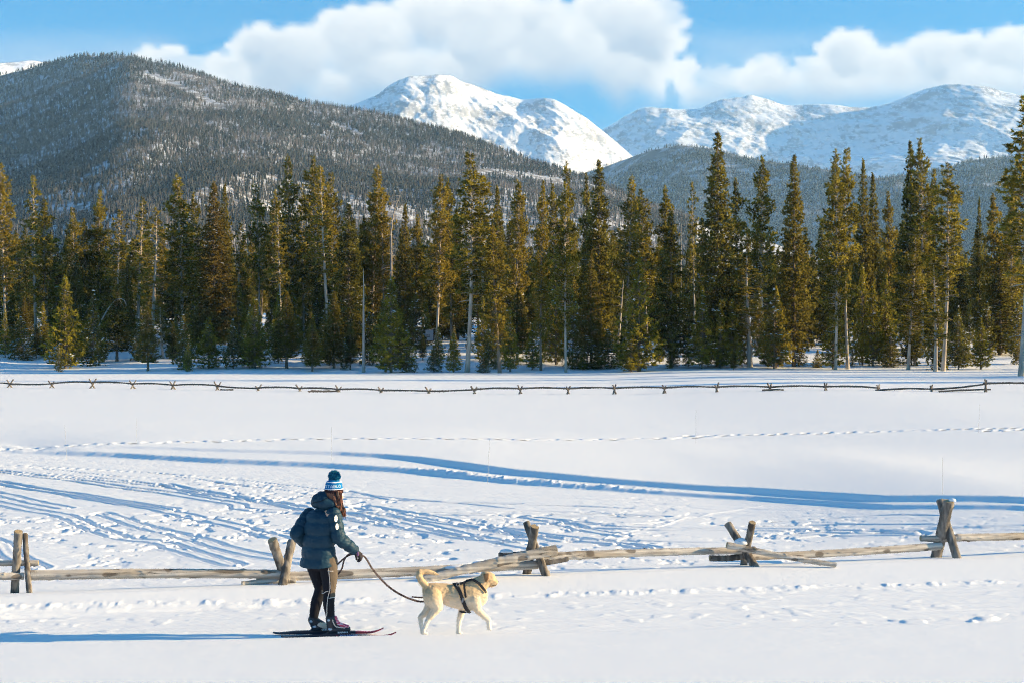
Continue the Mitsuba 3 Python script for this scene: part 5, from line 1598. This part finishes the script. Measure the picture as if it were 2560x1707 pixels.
for s in (-1, 1):
    ear = flesh([m3.Manifold.batch_hull([ball(S3(1425, 285, s * 0.055), 0.016), ball(S3(1490, 275, s * 0.060), 0.016), ball(S3(1458, 400, s * 0.078), 0.014), ball(S3(1485, 350, s * 0.075), 0.012)])], 0.008, 3)
    add('ear', ear, 'dog_ear', DOG, smooth=True)
    add('eye', trimesh.creation.icosphere(subdivisions=2, radius=0.008).apply_translation(S3(1585, 345, s * 0.036)), 'dog_nose', DOG, smooth=True)
add('nose', trimesh.creation.icosphere(subdivisions=2, radius=1.0).apply_scale([0.014, 0.018, 0.012]).apply_translation(S3(1672, 412, 0)), 'dog_nose', DOG, smooth=True)
add('mouth', tube([S3(1655, 480, -0.022), S3(1620, 494, -0.034), S3(1580, 488, -0.040)], 0.005, 6), 'dog_nose', DOG, smooth=True)
# fringe of longer hair on tail, haunches, belly and chest
rng = np.random.default_rng(8)
i = rng.choice(len(dog.vertices), 4500)
v, nn = dog.vertices[i], dog.vertex_normals[i]
flow = np.array([-0.8, -0.15, -0.75])
fv, ff = blades(v, nn * 0.55 + flow * 1.1, 0.020, 0.024, 1, rng, spread=0.15, up=0)
add('coat', trimesh.Trimesh(fv, ff, process=False), 'dog_fur', DOG, smooth=False)


def S3s(pts):
    return [S3(a, b)[[0, 2]] for a, b in pts]


HAR = 'harness'
hk = DOG + '__' + HAR
add(HAR, strap(dog, S3s([(850, 455), (905, 520), (950, 600), (985, 700), (1030, 820), (1075, 920), (1115, 975), (1150, 990)]), 0.040, 0.010, 40), 'harness_black', DOG, smooth=False, label='black walking harness')
add('neck_strap', strap(dog, S3s([(1060, 405), (1120, 385), (1200, 370), (1290, 410), (1360, 480), (1410, 545), (1445, 610)]), 0.028, 0.010, 34), 'harness_black', hk, smooth=False)
add('back_strap', strap(dog, S3s([(800, 458), (870, 452), (950, 445), (1040, 425), (1080, 398)]), 0.030, 0.010, 24), 'harness_black', hk, smooth=False)
add('side_strap', strap(dog, S3s([(1020, 440), (1035, 540), (1050, 640), (1065, 690)]), 0.022, 0.011, 20), 'harness_black', hk, smooth=False)
add('belly_strap', strap(dog, S3s([(930, 1000), (1000, 1015), (1070, 1005), (1140, 985)]), 0.020, 0.010, 20), 'harness_black', hk, smooth=False)
add('far_strap', strap(dog, S3s([(850, 470), (950, 600), (1030, 820), (1110, 960)]), 0.036, 0.010, 30, far=True), 'harness_black', hk, smooth=False)
cb, nb_ = front_point(dog, *S3(1000, 740)[[0, 2]])
add('buckle', box([0.022, 0.012, 0.05], cb + nb_ * 0.014, (math.radians(20), [0, 1, 0])), 'buckle', hk, smooth=30)
cb, nb_ = front_point(dog, *S3(905, 470)[[0, 2]])
add('leash_ring', trimesh.creation.torus(0.018, 0.004, 16, 8).apply_transform(trimesh.transformations.rotation_matrix(1.2, [1, 0, 0])).apply_translation(cb + nb_ * 0.016), 'buckle', hk, smooth=True)

# ---------------------------------------------------------------- the leash
far_side = S3(900, 640, 0.17)
grip = RWR + 0.95 * RHD + np.array([0.0, -0.01, -0.005])
pts = [S1(755, 778, -0.05), grip, S1(842, 806, -0.02), S1(900, 897, 0.0), S1(960, 972, 0.03), S1(1030, 1043, 0.07), S1(1100, 1095, 0.11), S1(1180, 1138, 0.14), S1(1250, 1164, 0.16), S1(1310, 1176, 0.17), S1(1420, 1165, 0.17), far_side]
p = spline(pts, 90)
nr = np.tile(np.array([0.35, -0.9, 0.25]), (90, 1)) + 0.5 * np.sin(np.linspace(0, 9, 90))[:, None] * np.array([0.0, 0.2, 1.0])
LS = thing('leash', 'dark webbing leash sagging from the gloved hand to the dog', 'leash')
add('line', ribbon(p, nr, 0.022, 0.005), 'leash_web', LS, smooth=False)
pts = [grip + np.array([-0.03, -0.01, 0.01]), S1(735, 773, -0.05), S1(700, 787, -0.04), S1(668, 832, -0.02), S1(652, 895, 0.0), S1(630, 932, 0.02), S1(598, 958, 0.05), S1(575, 935, 0.08), S1(600, 880, 0.07), S1(690, 800, 0.0), S1(760, 775, -0.03)]
p = spline(pts, 70)
nr = np.tile(np.array([0.5, -0.8, 0.2]), (70, 1))
add('hand_loop', ribbon(p, nr, 0.018, 0.005), 'leash_web', LS, smooth=False)
p = spline([S1(1232, 1136, 0.16), S1(1270, 1140, 0.165), S1(1315, 1142, 0.17), S1(1400, 1135, 0.17), far_side + [0, 0, 0.02]], 20)
add('clip_end', ribbon(p, np.tile([0.2, -0.9, 0.3], (20, 1)), 0.016, 0.004), 'leash_web', LS, smooth=False)

# ---------------------------------------------------------------- air
scene['air'] = {'type': 'homogeneous', 'albedo': rgb(0.46, 0.74, 0.97), 'sigma_t': 4.3e-5}
scene['haze'] = {'type': 'cube', 'to_world': T().translate([0, 5000, 1049]).scale([5500, 6500, 1051.5]), 'bsdf': {'type': 'null'},
                 'interior': {'type': 'ref', 'id': 'air'}}
labels['haze'] = {'label': 'thin blue air between the snow field and the mountains', 'kind': 'stuff'}
